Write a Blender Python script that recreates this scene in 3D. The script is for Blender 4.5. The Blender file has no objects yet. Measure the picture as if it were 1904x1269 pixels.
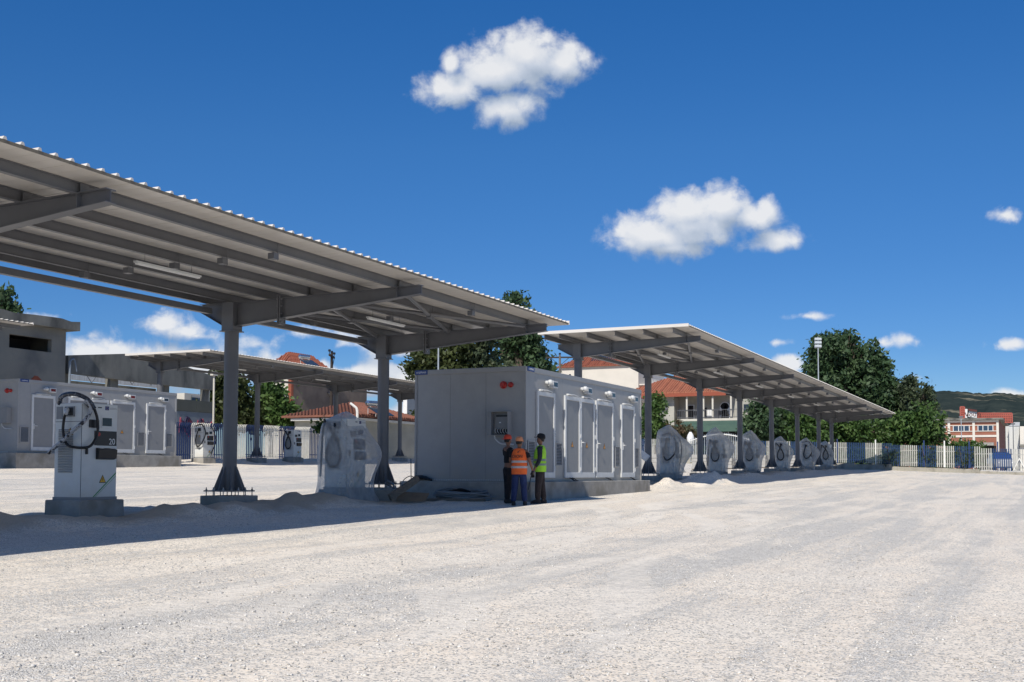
import bpy, bmesh, math, random
import numpy as np
from mathutils import Vector, Matrix, noise
R = math.radians
random.seed(7)
scn = bpy.context.scene
COL = scn.collection

# ------------------------------------------------------------------ camera
FPX, PCX, PCY = 2087.5, 952.0, 775.9          # focal length and principal point, in pixels of the 1904 px photo
YAW, PITCH, ROLL = 0.4447, 0.05, 0.003
CAM = Vector((0.0, 0.0, 1.55))
FW = Vector((math.cos(PITCH)*math.cos(YAW), math.cos(PITCH)*math.sin(YAW), math.sin(PITCH)))
_r = Vector((math.sin(YAW), -math.cos(YAW), 0)); _u = _r.cross(FW)
RT = math.cos(ROLL)*_r + math.sin(ROLL)*_u
UP = -math.sin(ROLL)*_r + math.cos(ROLL)*_u
cd = bpy.data.cameras.new('camera'); cam = bpy.data.objects.new('camera', cd); COL.objects.link(cam)
cam.matrix_world = Matrix(((RT.x, UP.x, -FW.x, CAM.x), (RT.y, UP.y, -FW.y, CAM.y), (RT.z, UP.z, -FW.z, CAM.z), (0, 0, 0, 1)))
cd.sensor_width = 36.0; cd.lens = 36.0*FPX/1904.0
cd.shift_x = (952.0-PCX)/1904.0; cd.shift_y = (PCY-634.5)/1904.0
cd.clip_start = 0.1; cd.clip_end = 8000.0
scn.camera = cam

# ------------------------------------------------------------------ light
scn.view_settings.view_transform = 'Standard'; scn.view_settings.look = 'None'
scn.view_settings.exposure = 0.0; scn.view_settings.gamma = 1.0
SUN_TO = Vector((-4.7, -0.66, 4.5)).normalized()        # towards the sun
SUN_EL = math.asin(SUN_TO.z); SUN_AZ = math.atan2(SUN_TO.x, SUN_TO.y)   # clockwise from +Y
ld = bpy.data.lights.new('sun', 'SUN'); ld.energy = 4.7; ld.angle = R(0.53); ld.color = (1.0, 0.94, 0.84)
sun = bpy.data.objects.new('sun', ld); COL.objects.link(sun)
sun.rotation_euler = SUN_TO.to_track_quat('Z', 'Y').to_euler(); sun.location = (0, 0, 60)

SKY_STRENGTH = 0.1
world = bpy.data.worlds.new('World'); scn.world = world; world.use_nodes = True

def ray(px, py):
    return FW + RT*((px-PCX)/FPX) - UP*((py-PCY)/FPX)
def at(px, py, d): return CAM + ray(px, py)*d
def atY(px, py, Y): v = ray(px, py); return CAM + v*((Y-CAM.y)/v.y)
def atX(px, py, X): v = ray(px, py); return CAM + v*((X-CAM.x)/v.x)
def pj(p):
    q = Vector(p)-CAM; d = q.dot(FW)
    return PCX+FPX*q.dot(RT)/d, PCY-FPX*q.dot(UP)/d, d
def zat(X, Y, py):
    lo, hi = -30.0, 400.0
    for _ in range(60):
        m = (lo+hi)/2
        if pj((X, Y, m))[1] > py: lo = m
        else: hi = m
    return lo
def sat(v, lo, hi):
    return max(lo, min(hi, v))
def gz(x, y):
    return 0.03 + 0.0155*sat(x, -25, 118) + 0.03*sat(y, -20, 56)
def ground_at(px, py):
    v = ray(px, py); t = 30.0
    for _ in range(80):
        p = CAM+v*t; h = p.z-gz(p.x, p.y)
        t += h/max(1e-3, -(v.z-0.0155*v.x-0.03*v.y))*0.8
    return CAM+v*t

# sky: physical sky plus clouds that stand at fixed compass directions
def build_world():
    nt = world.node_tree; nt.nodes.clear(); L = nt.links
    def N(t, **k):
        n = nt.nodes.new(t)
        for a, b in k.items(): setattr(n, a, b)
        return n
    out = N('ShaderNodeOutputWorld'); bg = N('ShaderNodeBackground')
    sky = N('ShaderNodeTexSky'); sky.sky_type = 'NISHITA'; sky.sun_disc = False
    sky.sun_elevation = SUN_EL; sky.sun_rotation = SUN_AZ
    sky.altitude = 300; sky.air_density = 1.0; sky.dust_density = 0.0; sky.ozone_density = 4.0
    hsv = N('ShaderNodeHueSaturation'); hsv.inputs['Saturation'].default_value = 1.25
    L.new(sky.outputs[0], hsv.inputs['Color'])
    tc = N('ShaderNodeTexCoord')
    f = Vector((math.cos(YAW), math.sin(YAW), 0)); r = Vector((math.sin(YAW), -math.cos(YAW), 0))
    def dot(vec):
        n = N('ShaderNodeVectorMath', operation='DOT_PRODUCT'); L.new(tc.outputs['Generated'], n.inputs[0]); n.inputs[1].default_value = vec; return n.outputs['Value']
    def M(op, a, b=None, clamp=False):
        n = N('ShaderNodeMath', operation=op); n.use_clamp = clamp
        for i, v in enumerate((a, b)):
            if v is None: continue
            if isinstance(v, (int, float)): n.inputs[i].default_value = v
            else: L.new(v, n.inputs[i])
        return n.outputs[0]
    df = M('MAXIMUM', dot(f), 0.02)
    u = M('DIVIDE', dot(r), df); v = M('DIVIDE', dot((0, 0, 1)), df)
    cmb = N('ShaderNodeCombineXYZ'); L.new(u, cmb.inputs[0]); L.new(v, cmb.inputs[1])
    P0 = cmb.outputs[0]
    def uv(px, py):
        d = ray(px, py); q = d.dot(f); return d.dot(r)/q, d.z/q
    S = 1.0/FPX
    # (px, py, half width, half height, weight): puffs of each cloud as seen from the yard
    puffs = [(955, 128, 100, 46, .95), (1290, 424, 92, 36, .95), (985, 105, 78, 50, 1), (920, 135, 70, 42, 1), (1045, 118, 52, 36, 1), (850, 165, 62, 32, .9), (838, 118, 20, 26, .8), (942, 200, 54, 36, .9), (1082, 108, 26, 26, .75), (970, 190, 32, 30, .85),
             (1225, 440, 86, 38, .95), (1280, 398, 72, 40, 1), (1350, 385, 46, 40, 1), (1400, 405, 48, 26, .95), (1172, 452, 36, 20, .72), (1425, 390, 20, 26, .75), (1310, 438, 62, 12, .7), (1250, 462, 70, 18, .8),
             (1447, 445, 42, 22, .95), (1866, 400, 30, 15, .62), (1505, 589, 40, 8, .62), (1640, 637, 20, 9, .62), (1690, 632, 26, 12, .68), (1445, 638, 26, 6, .35), (1880, 641, 34, 10, .62), (1705, 703, 14, 6, .42),
             (1462, 676, 26, 15, 1), (1884, 735, 38, 12, .85), (1640, 720, 40, 14, .9), (1800, 742, 60, 8, .7),
             (305, 602, 44, 22, .8), (345, 618, 44, 17, .85), (365, 625, 30, 10, .7), (60, 590, 70, 9, .45),
             (200, 668, 150, 36, .9), (330, 694, 200, 40, .85), (620, 700, 170, 60, 1.05), (560, 680, 120, 40, .95), (330, 664, 120, 26, .6), (700, 690, 150, 50, .9), (650, 640, 110, 30, .8), (545, 655, 90, 30, .62), (770, 640, 90, 60, .95), (700, 770, 170, 30, .9), (760, 700, 60, 40, 1.0), (480, 640, 60, 16, .5)]
    holes = [(570, 655, 46, 24, .75), (640, 668, 40, 22, .8), (600, 640, 30, 14, .6), (745, 670, 26, 9, .7), (700, 752, 26, 14, .7), (655, 655, 24, 18, .5)]
    grp = bpy.data.node_groups.new('cloud_density', 'ShaderNodeTree')
    grp.interface.new_socket(name='P', in_out='INPUT', socket_type='NodeSocketVector')
    grp.interface.new_socket(name='D', in_out='OUTPUT', socket_type='NodeSocketFloat')
    grp.interface.new_socket(name='S', in_out='OUTPUT', socket_type='NodeSocketFloat')
    gl = grp.links
    def G(t, **k):
        n = grp.nodes.new(t)
        for a, b in k.items(): setattr(n, a, b)
        return n
    gi = G('NodeGroupInput'); go = G('NodeGroupOutput')
    def GM(op, a, b=None, c=None):
        n = G('ShaderNodeMath', operation=op)
        for i, v in enumerate((a, b, c)):
            if v is None: continue
            if isinstance(v, (int, float)): n.inputs[i].default_value = v
            else: gl.new(v, n.inputs[i])
        return n.outputs[0]
    nz = G('ShaderNodeTexNoise'); nz.inputs['Scale'].default_value = 34; nz.inputs['Detail'].default_value = 7; nz.inputs['Roughness'].default_value = 0.62; nz.inputs['Distortion'].default_value = 0.35
    gl.new(gi.outputs[0], nz.inputs['Vector'])
    nf = G('ShaderNodeTexNoise'); nf.inputs['Scale'].default_value = 120; nf.inputs['Detail'].default_value = 6; nf.inputs['Roughness'].default_value = 0.6
    gl.new(gi.outputs[0], nf.inputs['Vector'])
    vo = G('ShaderNodeTexVoronoi'); vo.feature = 'SMOOTH_F1'; vo.inputs['Scale'].default_value = 62; vo.inputs['Smoothness'].default_value = 0.6
    wv = G('ShaderNodeVectorMath', operation='SCALE'); gl.new(nz.outputs['Color'], wv.inputs[0]); wv.inputs['Scale'].default_value = 0.022
    wa = G('ShaderNodeVectorMath', operation='ADD'); gl.new(gi.outputs[0], wa.inputs[0]); gl.new(wv.outputs[0], wa.inputs[1])
    gl.new(wa.outputs[0], vo.inputs['Vector'])
    def field(lst):
        acc = None
        for (px, py, a, b, w) in lst:
            cu, cv = uv(px, py)
            s = G('ShaderNodeVectorMath', operation='SUBTRACT'); gl.new(gi.outputs[0], s.inputs[0]); s.inputs[1].default_value = (cu, cv, 0)
            m = G('ShaderNodeVectorMath', operation='MULTIPLY'); gl.new(s.outputs[0], m.inputs[0]); m.inputs[1].default_value = (1/(a*S), 1/(b*S), 0)
            ln = G('ShaderNodeVectorMath', operation='LENGTH'); gl.new(m.outputs[0], ln.inputs[0])
            e = GM('MULTIPLY', GM('SUBTRACT', 1.60, ln.outputs['Value']), w)
            acc = e if acc is None else GM('SMOOTH_MAX', acc, e, 0.16)
        return GM('MAXIMUM', acc, -0.6)
    F = field(puffs); H = GM('MAXIMUM', field(holes), 0.0)
    n1 = GM('SUBTRACT', nz.outputs['Fac'], 0.5); n2 = GM('SUBTRACT', nf.outputs['Fac'], 0.5); n3 = GM('SUBTRACT', 0.42, vo.outputs['Distance'])
    D = GM('ADD', GM('ADD', F, GM('MULTIPLY', n1, 1.4)), GM('ADD', GM('MULTIPLY', n2, 0.55), GM('MULTIPLY', n3, 0.6)))
    D = GM('SUBTRACT', D, GM('MULTIPLY', H, 1.3))
    gl.new(D, go.inputs[0]); gl.new(F, go.inputs[1])
    def dens(p):
        g = N('ShaderNodeGroup'); g.node_tree = grp; L.new(p, g.inputs[0]); return g
    # polarised, deep blue sky of the photograph: the low sky is less milky than the model's
    zr = N('ShaderNodeValToRGB'); L.new(dot((0, 0, 1)), zr.inputs[0]); rr = zr.color_ramp
    rr.elements[0].position = 0.0; rr.elements[0].color = (0.62, 0.70, 0.86, 1); rr.elements[1].position = 1.0; rr.elements[1].color = (1.0, 1.0, 1.0, 1)
    for p_, c_ in ((0.05, (0.52, 0.64, 0.85, 1)), (0.11, (0.44, 0.60, 0.845, 1)), (0.18, (0.48, 0.65, 0.87, 1)), (0.28, (0.56, 0.76, 0.95, 1)), (0.42, (0.48, 0.80, 1.04, 1)), (0.62, (0.85, 0.95, 1.02, 1))):
        q_ = rr.elements.new(p_); q_.color = c_
    tint = N('ShaderNodeMix', data_type='RGBA', blend_type='MULTIPLY'); tint.inputs['Factor'].default_value = 1.0
    L.new(hsv.outputs[0], tint.inputs['A']); L.new(zr.outputs[0], tint.inputs['B'])
    d0 = dens(P0)
    off = N('ShaderNodeVectorMath', operation='ADD'); L.new(P0, off.inputs[0]); off.inputs[1].default_value = (-0.006, 0.017, 0)
    d1 = dens(off.outputs[0])
    rel = M('SUBTRACT', d0.outputs[0], d1.outputs[0])
    rel2 = M('SUBTRACT', d0.outputs[1], d1.outputs[1])
    lit = M('ADD', M('ADD', M('MULTIPLY', rel, 0.34), M('MULTIPLY', rel2, 0.5)), 0.46, clamp=True)
    ramp = N('ShaderNodeValToRGB'); cr = ramp.color_ramp
    cr.elements[0].position = 0.0; cr.elements[0].color = (0.36, 0.44, 0.56, 1)
    cr.elements[1].position = 1.0; cr.elements[1].color = (0.84, 0.85, 0.87, 1)
    e = cr.elements.new(0.5); e.color = (0.58, 0.64, 0.74, 1)
    L.new(lit, ramp.inputs[0])
    al = N('ShaderNodeMapRange'); al.interpolation_type = 'SMOOTHSTEP'; L.new(d0.outputs[0], al.inputs['Value'])
    al.inputs['From Min'].default_value = 0.12; al.inputs['From Max'].default_value = 1.0; al.inputs['To Max'].default_value = 0.95
    sc = N('ShaderNodeVectorMath', operation='SCALE'); L.new(ramp.outputs[0], sc.inputs[0]); sc.inputs['Scale'].default_value = 1.0/SKY_STRENGTH
    mix = N('ShaderNodeMix', data_type='RGBA'); L.new(al.outputs[0], mix.inputs['Factor']); L.new(tint.outputs['Result'], mix.inputs['A']); L.new(sc.outputs[0], mix.inputs['B'])
    bg2 = N('ShaderNodeBackground')
    L.new(tint.outputs['Result'], bg.inputs['Color']); bg.inputs['Strength'].default_value = SKY_STRENGTH
    L.new(mix.outputs['Result'], bg2.inputs['Color']); bg2.inputs['Strength'].default_value = SKY_STRENGTH
    # only the quarter of the sky that holds the clouds evaluates them
    win = M('MULTIPLY', M('MULTIPLY', M('GREATER_THAN', dot(f), 0.3), M('LESS_THAN', M('ABSOLUTE', u), 0.60)), M('MULTIPLY', M('GREATER_THAN', v, 0.0), M('LESS_THAN', v, 0.46)))
    ms = N('ShaderNodeMixShader'); L.new(win, ms.inputs[0]); L.new(bg.outputs[0], ms.inputs[1]); L.new(bg2.outputs[0], ms.inputs[2])
    L.new(ms.outputs[0], out.inputs['Surface'])
    world.cycles.sampling_method = 'MANUAL'; world.cycles.sample_map_resolution = 512
build_world()
# ------------------------------------------------------------------ helpers
def setp(o, label=None, cat=None, group=None, kind=None):
    if label: o['label'] = label
    if cat: o['category'] = cat
    if group: o['group'] = group
    if kind: o['kind'] = kind
    return o
def empty(name, loc, rz=0.0):
    o = bpy.data.objects.new(name, None); COL.objects.link(o); o.empty_display_size = 0.3
    o.location = loc; o.rotation_euler = (0, 0, rz); return o
def thing(name, label, cat, loc=(0, 0, 0), rz=0.0, group=None):
    return setp(empty(name, loc, rz), label, cat, group)
_kids = {}
def copy_tree(o, parent=None):
    c = o.copy(); COL.objects.link(c); c.parent = parent
    for ch in list(o.children): copy_tree(ch, c)
    return c

class MB:
    def __init__(s): s.v = []; s.f = []; s.m = []
    def add(s, V, Fc, mi=0):
        b = len(s.v); s.v += [tuple(p) for p in V]
        for q in Fc: s.f.append([b+i for i in q]); s.m.append(mi)
    def box(s, x0, x1, y0, y1, z0, z1, mi=0, M=None):
        V = [Vector(p) for p in ((x0,y0,z0),(x1,y0,z0),(x1,y1,z0),(x0,y1,z0),(x0,y0,z1),(x1,y0,z1),(x1,y1,z1),(x0,y1,z1))]
        if M: V = [M @ p for p in V]
        s.add(V, [(0,3,2,1),(4,5,6,7),(0,1,5,4),(1,2,6,5),(2,3,7,6),(3,0,4,7)], mi)
    def cbox(s, c, d, mi=0, M=None):
        s.box(c[0]-d[0]/2, c[0]+d[0]/2, c[1]-d[1]/2, c[1]+d[1]/2, c[2]-d[2]/2, c[2]+d[2]/2, mi, M)
    def prism(s, poly, axis, a, b, mi=0):
        # poly in the two other axes, extruded along axis from a to b
        def pt(p, t):
            return {'x': (t, p[0], p[1]), 'y': (p[0], t, p[1]), 'z': (p[0], p[1], t)}[axis]
        n = len(poly); V = [pt(p, a) for p in poly]+[pt(p, b) for p in poly]
        Fc = [tuple(range(n))[::-1], tuple(range(n, 2*n))]+[(i, (i+1) % n, n+(i+1) % n, n+i) for i in range(n)]
        s.add(V, Fc, mi)
    def tube(s, pts, r, n=8, mi=0, cap=True):
        pts = [Vector(p) for p in pts]; m = len(pts); rr = r if isinstance(r, (list, tuple)) else [r]*m
        V = []; prev = None
        for i, p in enumerate(pts):
            t = (pts[min(i+1, m-1)]-pts[max(i-1, 0)]).normalized()
            if prev is None:
                a = t.orthogonal().normalized()
            else:
                a = (prev-t*prev.dot(t)); a = a.normalized() if a.length > 1e-6 else t.orthogonal().normalized()
            prev = a; b = t.cross(a)
            for k in range(n):
                th = 2*math.pi*k/n; V.append(p+(a*math.cos(th)+b*math.sin(th))*rr[i])
        Fc = []
        for i in range(m-1):
            for k in range(n):
                k2 = (k+1) % n; Fc.append((i*n+k, i*n+k2, (i+1)*n+k2, (i+1)*n+k))
        if cap: Fc.append(tuple(range(n))[::-1]); Fc.append(tuple((m-1)*n+k for k in range(n)))
        s.add(V, Fc, mi)
    def loft(s, rings, mi=0, cap=True):
        n = len(rings[0]); V = [p for r_ in rings for p in r_]; Fc = []
        for i in range(len(rings)-1):
            for k in range(n):
                k2 = (k+1) % n; Fc.append((i*n+k, i*n+k2, (i+1)*n+k2, (i+1)*n+k))
        if cap: Fc.append(tuple(range(n))[::-1]); Fc.append(tuple((len(rings)-1)*n+k for k in range(n)))
        s.add(V, Fc, mi)
    def ball(s, c, r, n=10, mi=0):
        c = Vector(c); r = r if isinstance(r, (list, tuple)) else (r, r, r); rings = []
        for i in range(1, n//2+1):
            th = math.pi*i/(n//2+1); rings.append([c+Vector((math.sin(th)*math.cos(2*math.pi*k/n)*r[0], math.sin(th)*math.sin(2*math.pi*k/n)*r[1], -math.cos(th)*r[2])) for k in range(n)])
        s.loft(rings, mi)
    def build(s, name, mats, parent=None, smooth=False, bevel=0.0):
        me = bpy.data.meshes.new(name); me.from_pydata(s.v, [], s.f)
        mats = mats if isinstance(mats, (list, tuple)) else [mats]
        for m in mats: me.materials.append(m)
        if len(mats) > 1: me.polygons.foreach_set('material_index', s.m)
        if smooth: me.polygons.foreach_set('use_smooth', [True]*len(s.f))
        me.validate(); me.update()
        o = bpy.data.objects.new(name, me); COL.objects.link(o)
        if parent: o.parent = parent
        if bevel:
            b = o.modifiers.new('bevel', 'BEVEL'); b.width = bevel; b.segments = 2; b.limit_method = 'ANGLE'
        if smooth and not bevel:
            try: me.set_sharp_from_angle(angle=R(40))
            except Exception: pass
        return o

def curve_pts(pts, n=10):
    # Catmull-Rom through pts
    P = [Vector(p) for p in pts]; P = [P[0]*2-P[1]]+P+[P[-1]*2-P[-2]]; out = []
    for i in range(1, len(P)-2):
        for k in range(n):
            t = k/n; a, b, c, d = P[i-1], P[i], P[i+1], P[i+2]
            out.append(0.5*((2*b)+(c-a)*t+(2*a-5*b+4*c-d)*t*t+(3*b-a-3*c+d)*t**3))
    out.append(P[-2]); return out

def text_mesh(name, body, size, mt, parent, M, extrude=0.002):
    cu = bpy.data.curves.new(name, 'FONT'); cu.body = body; cu.size = size; cu.extrude = extrude; cu.align_x = 'CENTER'; cu.align_y = 'CENTER'
    t = bpy.data.objects.new(name+'_tmp', cu); COL.objects.link(t)
    dg = bpy.context.evaluated_depsgraph_get(); me = bpy.data.meshes.new_from_object(t.evaluated_get(dg))
    bpy.data.objects.remove(t); me.transform(M); me.materials.clear(); me.materials.append(mt)
    o = bpy.data.objects.new(name, me); COL.objects.link(o); o.parent = parent; return o
# text frames: facing -Y (readable from -Y side), facing -X
def face_my(x, y, z): return Matrix.Translation((x, y, z)) @ Matrix.Rotation(R(90), 4, 'X')
def face_mx(x, y, z): return Matrix.Translation((x, y, z)) @ Matrix.Rotation(R(-90), 4, 'Z') @ Matrix.Rotation(R(90), 4, 'X')

# ------------------------------------------------------------------ materials
def lin(h):
    c = [int(h[i:i+2], 16)/255 for i in (0, 2, 4)]
    return tuple((x/12.92 if x <= 0.04045 else ((x+0.055)/1.055)**2.4) for x in c)+(1,)
def mat(name, c1, c2=None, scale=6.0, rough=0.6, metal=0.0, bump=0.0, bscale=60.0, detail=6, contrast=(0.35, 0.65), trans=0.0, spec=0.5, stretch=None, coord='Object', c3=None, s3=1.3):
    m = bpy.data.materials.new(name); m.use_nodes = True; nt = m.node_tree; L = nt.links
    b = nt.nodes['Principled BSDF']; b.inputs['Roughness'].default_value = rough; b.inputs['Metallic'].default_value = metal
    b.inputs['Specular IOR Level'].default_value = spec
    c1 = c1 if len(c1) == 4 else (*c1, 1)
    tc = nt.nodes.new('ShaderNodeTexCoord'); vec = tc.outputs[coord]
    if stretch:
        mp = nt.nodes.new('ShaderNodeMapping'); mp.inputs['Scale'].default_value = stretch; L.new(vec, mp.inputs['Vector']); vec = mp.outputs[0]
    if c2 is None: c2 = tuple(x*0.86 for x in c1[:3])
    c2 = c2 if len(c2) == 4 else (*c2, 1)
    nz = nt.nodes.new('ShaderNodeTexNoise'); nz.inputs['Scale'].default_value = scale; nz.inputs['Detail'].default_value = detail; nz.inputs['Roughness'].default_value = 0.6
    L.new(vec, nz.inputs['Vector'])
    rp = nt.nodes.new('ShaderNodeValToRGB'); rp.color_ramp.elements[0].position = contrast[0]; rp.color_ramp.elements[1].position = contrast[1]
    rp.color_ramp.elements[0].color = c1; rp.color_ramp.elements[1].color = c2
    L.new(nz.outputs['Fac'], rp.inputs[0]); colr = rp.outputs[0]
    if c3:
        n3 = nt.nodes.new('ShaderNodeTexNoise'); n3.inputs['Scale'].default_value = s3; n3.inputs['Detail'].default_value = 5; L.new(vec, n3.inputs['Vector'])
        r3 = nt.nodes.new('ShaderNodeValToRGB'); r3.color_ramp.elements[0].position = 0.5; r3.color_ramp.elements[1].position = 0.68; L.new(n3.outputs['Fac'], r3.inputs[0])
        mx = nt.nodes.new('ShaderNodeMix'); mx.data_type = 'RGBA'; L.new(r3.outputs[0], mx.inputs['Factor']); L.new(colr, mx.inputs['A']); mx.inputs['B'].default_value = c3 if len(c3) == 4 else (*c3, 1)
        colr = mx.outputs['Result']
    L.new(colr, b.inputs['Base Color'])
    if bump:
        bn = nt.nodes.new('ShaderNodeTexNoise'); bn.inputs['Scale'].default_value = bscale; bn.inputs['Detail'].default_value = 4; L.new(vec, bn.inputs['Vector'])
        bp = nt.nodes.new('ShaderNodeBump'); bp.inputs['Strength'].default_value = bump; bp.inputs['Distance'].default_value = 0.02
        L.new(bn.outputs['Fac'], bp.inputs['Height']); L.new(bp.outputs[0], b.inputs['Normal'])
    return m
def plain(name, c, rough=0.5, metal=0.0, spec=0.5):
    return mat(name, c, tuple(x*0.9 for x in c[:3]), scale=9, rough=rough, metal=metal, spec=spec)
M = {}
M['steel'] = mat('grey_painted_steel', (0.142, 0.146, 0.157), (0.118, 0.121, 0.131), scale=1.5, rough=0.42, spec=0.45)
M['bolt'] = plain('galvanised_bolt', (0.35, 0.36, 0.38), 0.4, 0.8)
M['roofsheet'] = mat('white_coated_sheet', (0.68, 0.64, 0.585), (0.62, 0.585, 0.53), scale=2.0, rough=0.38, stretch=(1, 0.1, 1))
M['roofedge'] = mat('roof_foam_edge', (0.20, 0.175, 0.13), (0.15, 0.13, 0.10), scale=12, rough=0.8)
M['concrete'] = mat('concrete', (0.35, 0.335, 0.305), (0.26, 0.25, 0.23), scale=3, rough=0.9, bump=0.3, bscale=40, c3=(0.21, 0.195, 0.165), s3=1.2)
M['oldconcrete'] = mat('old_concrete', (0.215, 0.21, 0.185), (0.145, 0.145, 0.13), scale=1.1, rough=0.92, bump=0.4, bscale=9, c3=(0.06, 0.062, 0.06), s3=0.55, stretch=(1, 1, 0.5))
M['render'] = mat('grey_render', (0.25, 0.24, 0.205), (0.20, 0.195, 0.175), scale=0.6, rough=0.92, bump=0.2, bscale=6, c3=(0.10, 0.105, 0.11), s3=0.33)
M['kiosk'] = mat('grey_kiosk_panel', (0.305, 0.308, 0.31), (0.282, 0.285, 0.287), scale=3, rough=0.45)
M['kioskpanel'] = mat('grey_door_infill', (0.235, 0.24, 0.245), (0.215, 0.22, 0.225), scale=3, rough=0.5)
M['whitealu'] = mat('white_aluminium', (0.60, 0.61, 0.61), (0.54, 0.55, 0.55), scale=6, rough=0.4)
M['darkgrille'] = plain('dark_grille_gap', (0.03, 0.032, 0.035), 0.7)
M['black'] = plain('black_plastic', (0.012, 0.012, 0.014), 0.4)
M['rubber'] = plain('black_rubber_cable', (0.014, 0.014, 0.016), 0.5)
M['screen'] = plain('dark_screen', (0.02, 0.03, 0.045), 0.12)
M['charger'] = mat('white_powder_coat', (0.66, 0.67, 0.645), (0.61, 0.62, 0.60), scale=4, rough=0.4)
M['blueplate'] = plain('blue_plate', (0.008, 0.04, 0.19), 0.4)
M['red'] = plain('red_plastic', (0.40, 0.018, 0.012), 0.35)
M['yellow'] = plain('yellow_sign', (0.75, 0.42, 0.02), 0.5)
M['orange_sign'] = plain('orange_sign', (0.70, 0.30, 0.02), 0.5)
M['white'] = plain('white_paint', (0.78, 0.78, 0.76), 0.5)
M['green'] = plain('green_stripe', (0.03, 0.25, 0.05), 0.5)
M['fenceblue'] = mat('blue_fence_paint', (0.012, 0.042, 0.16), (0.010, 0.03, 0.11), scale=5, rough=0.5)
M['fencewhite'] = mat('white_fence_paint', (0.84, 0.835, 0.79), (0.72, 0.71, 0.66), scale=4, rough=0.55)
M['galv'] = mat('galvanised_pole', (0.42, 0.46, 0.49), (0.36, 0.40, 0.43), scale=5, rough=0.5, metal=0.25)
M['wood'] = mat('weathered_wood', (0.20, 0.165, 0.125), (0.13, 0.105, 0.08), scale=5, rough=0.85, stretch=(1, 6, 6), bump=0.2)
M['polewood'] = mat('dark_wood_pole', (0.05, 0.038, 0.03), (0.03, 0.024, 0.02), scale=5, rough=0.9)
M['barkpole'] = mat('grey_wood_pole', (0.17, 0.145, 0.125), (0.11, 0.095, 0.08), scale=5, rough=0.9)
M['cardboard'] = mat('brown_cardboard', (0.22, 0.155, 0.10), (0.17, 0.12, 0.08), scale=4, rough=0.9)
M['tile'] = None
M['cream'] = mat('cream_wall', (0.62, 0.585, 0.51), (0.57, 0.535, 0.46), scale=1.2, rough=0.9)
M['brownwall'] = mat('brown_render', (0.155, 0.125, 0.105), (0.125, 0.10, 0.085), scale=1.0, rough=0.95, c3=(0.21, 0.17, 0.14), s3=0.4)
M['brickred'] = mat('brick_red', (0.30, 0.085, 0.045), (0.22, 0.065, 0.04), scale=2.5, rough=0.9, contrast=(0.3, 0.7))
M['glass'] = plain('dark_window_glass', (0.02, 0.028, 0.04), 0.08)
M['dark'] = plain('dark_opening_shade', (0.012, 0.012, 0.014), 0.9)  # near black; holds the shade of openings and the villa ground floor
M['greensheet'] = mat('green_awning', (0.065, 0.125, 0.095), (0.05, 0.10, 0.08), scale=1.2, rough=0.7)
M['bluegrey'] = mat('blue_grey_paint_and_shade', (0.20, 0.235, 0.275), (0.18, 0.21, 0.245), scale=1.2, rough=0.6)  # own tone of pipe and wall; on the pale block it paints shade
M['chrome'] = plain('polished_tank', (0.55, 0.57, 0.6), 0.18, 0.9)
M['solar'] = plain('solar_panel', (0.03, 0.04, 0.06), 0.15)
M['skin'] = plain('skin', (0.24, 0.115, 0.068), 0.6)
M['hair'] = plain('dark_hair', (0.015, 0.012, 0.01), 0.7)
M['shirtblack'] = mat('black_cloth', (0.014, 0.015, 0.018), (0.009, 0.009, 0.011), scale=14, rough=0.95, bump=1.0, bscale=13)
M['shirtgrey'] = mat('charcoal_cloth', (0.032, 0.038, 0.048), (0.022, 0.026, 0.032), scale=14, rough=0.95, bump=1.0, bscale=13)
M['trousersblack'] = mat('black_trousers_cloth', (0.016, 0.016, 0.02), (0.01, 0.01, 0.012), scale=14, rough=0.95, bump=1.0, bscale=13)
M['trousersblue'] = mat('navy_trousers_cloth', (0.022, 0.040, 0.125), (0.014, 0.026, 0.085), scale=12, rough=0.95, bump=1.0, bscale=13)
M['trousersbrown'] = mat('dark_brown_trousers_cloth', (0.045, 0.034, 0.033), (0.03, 0.023, 0.023), scale=12, rough=0.95, bump=1.0, bscale=13)
M['vestorange'] = mat('orange_vest_cloth', (0.95, 0.17, 0.03), (0.82, 0.13, 0.025), scale=9, rough=0.8, bump=1.0, bscale=13)
M['vestyellow'] = mat('green_yellow_vest_cloth', (0.42, 0.80, 0.05), (0.33, 0.66, 0.04), scale=9, rough=0.8, bump=1.0, bscale=13)
M['reflective'] = plain('reflective_tape', (0.52, 0.48, 0.46), 0.4)
M['reflectivedark'] = plain('grey_reflective_tape', (0.22, 0.27, 0.24), 0.4)
M['capred'] = plain('red_orange_cap', (0.75, 0.07, 0.03), 0.8)
M['cappeach'] = plain('pale_orange_cap', (0.72, 0.28, 0.13), 0.8)
M['shoe'] = plain('dark_shoe', (0.03, 0.025, 0.024), 0.8)
M['terracotta'] = None
M['bark'] = mat('bark', (0.13, 0.105, 0.08), (0.07, 0.055, 0.045), scale=6, rough=0.95, stretch=(3, 3, 0.6), bump=0.3)
M['barkpale'] = mat('pale_bark', (0.30, 0.27, 0.23), (0.20, 0.18, 0.15), scale=6, rough=0.95)

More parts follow.
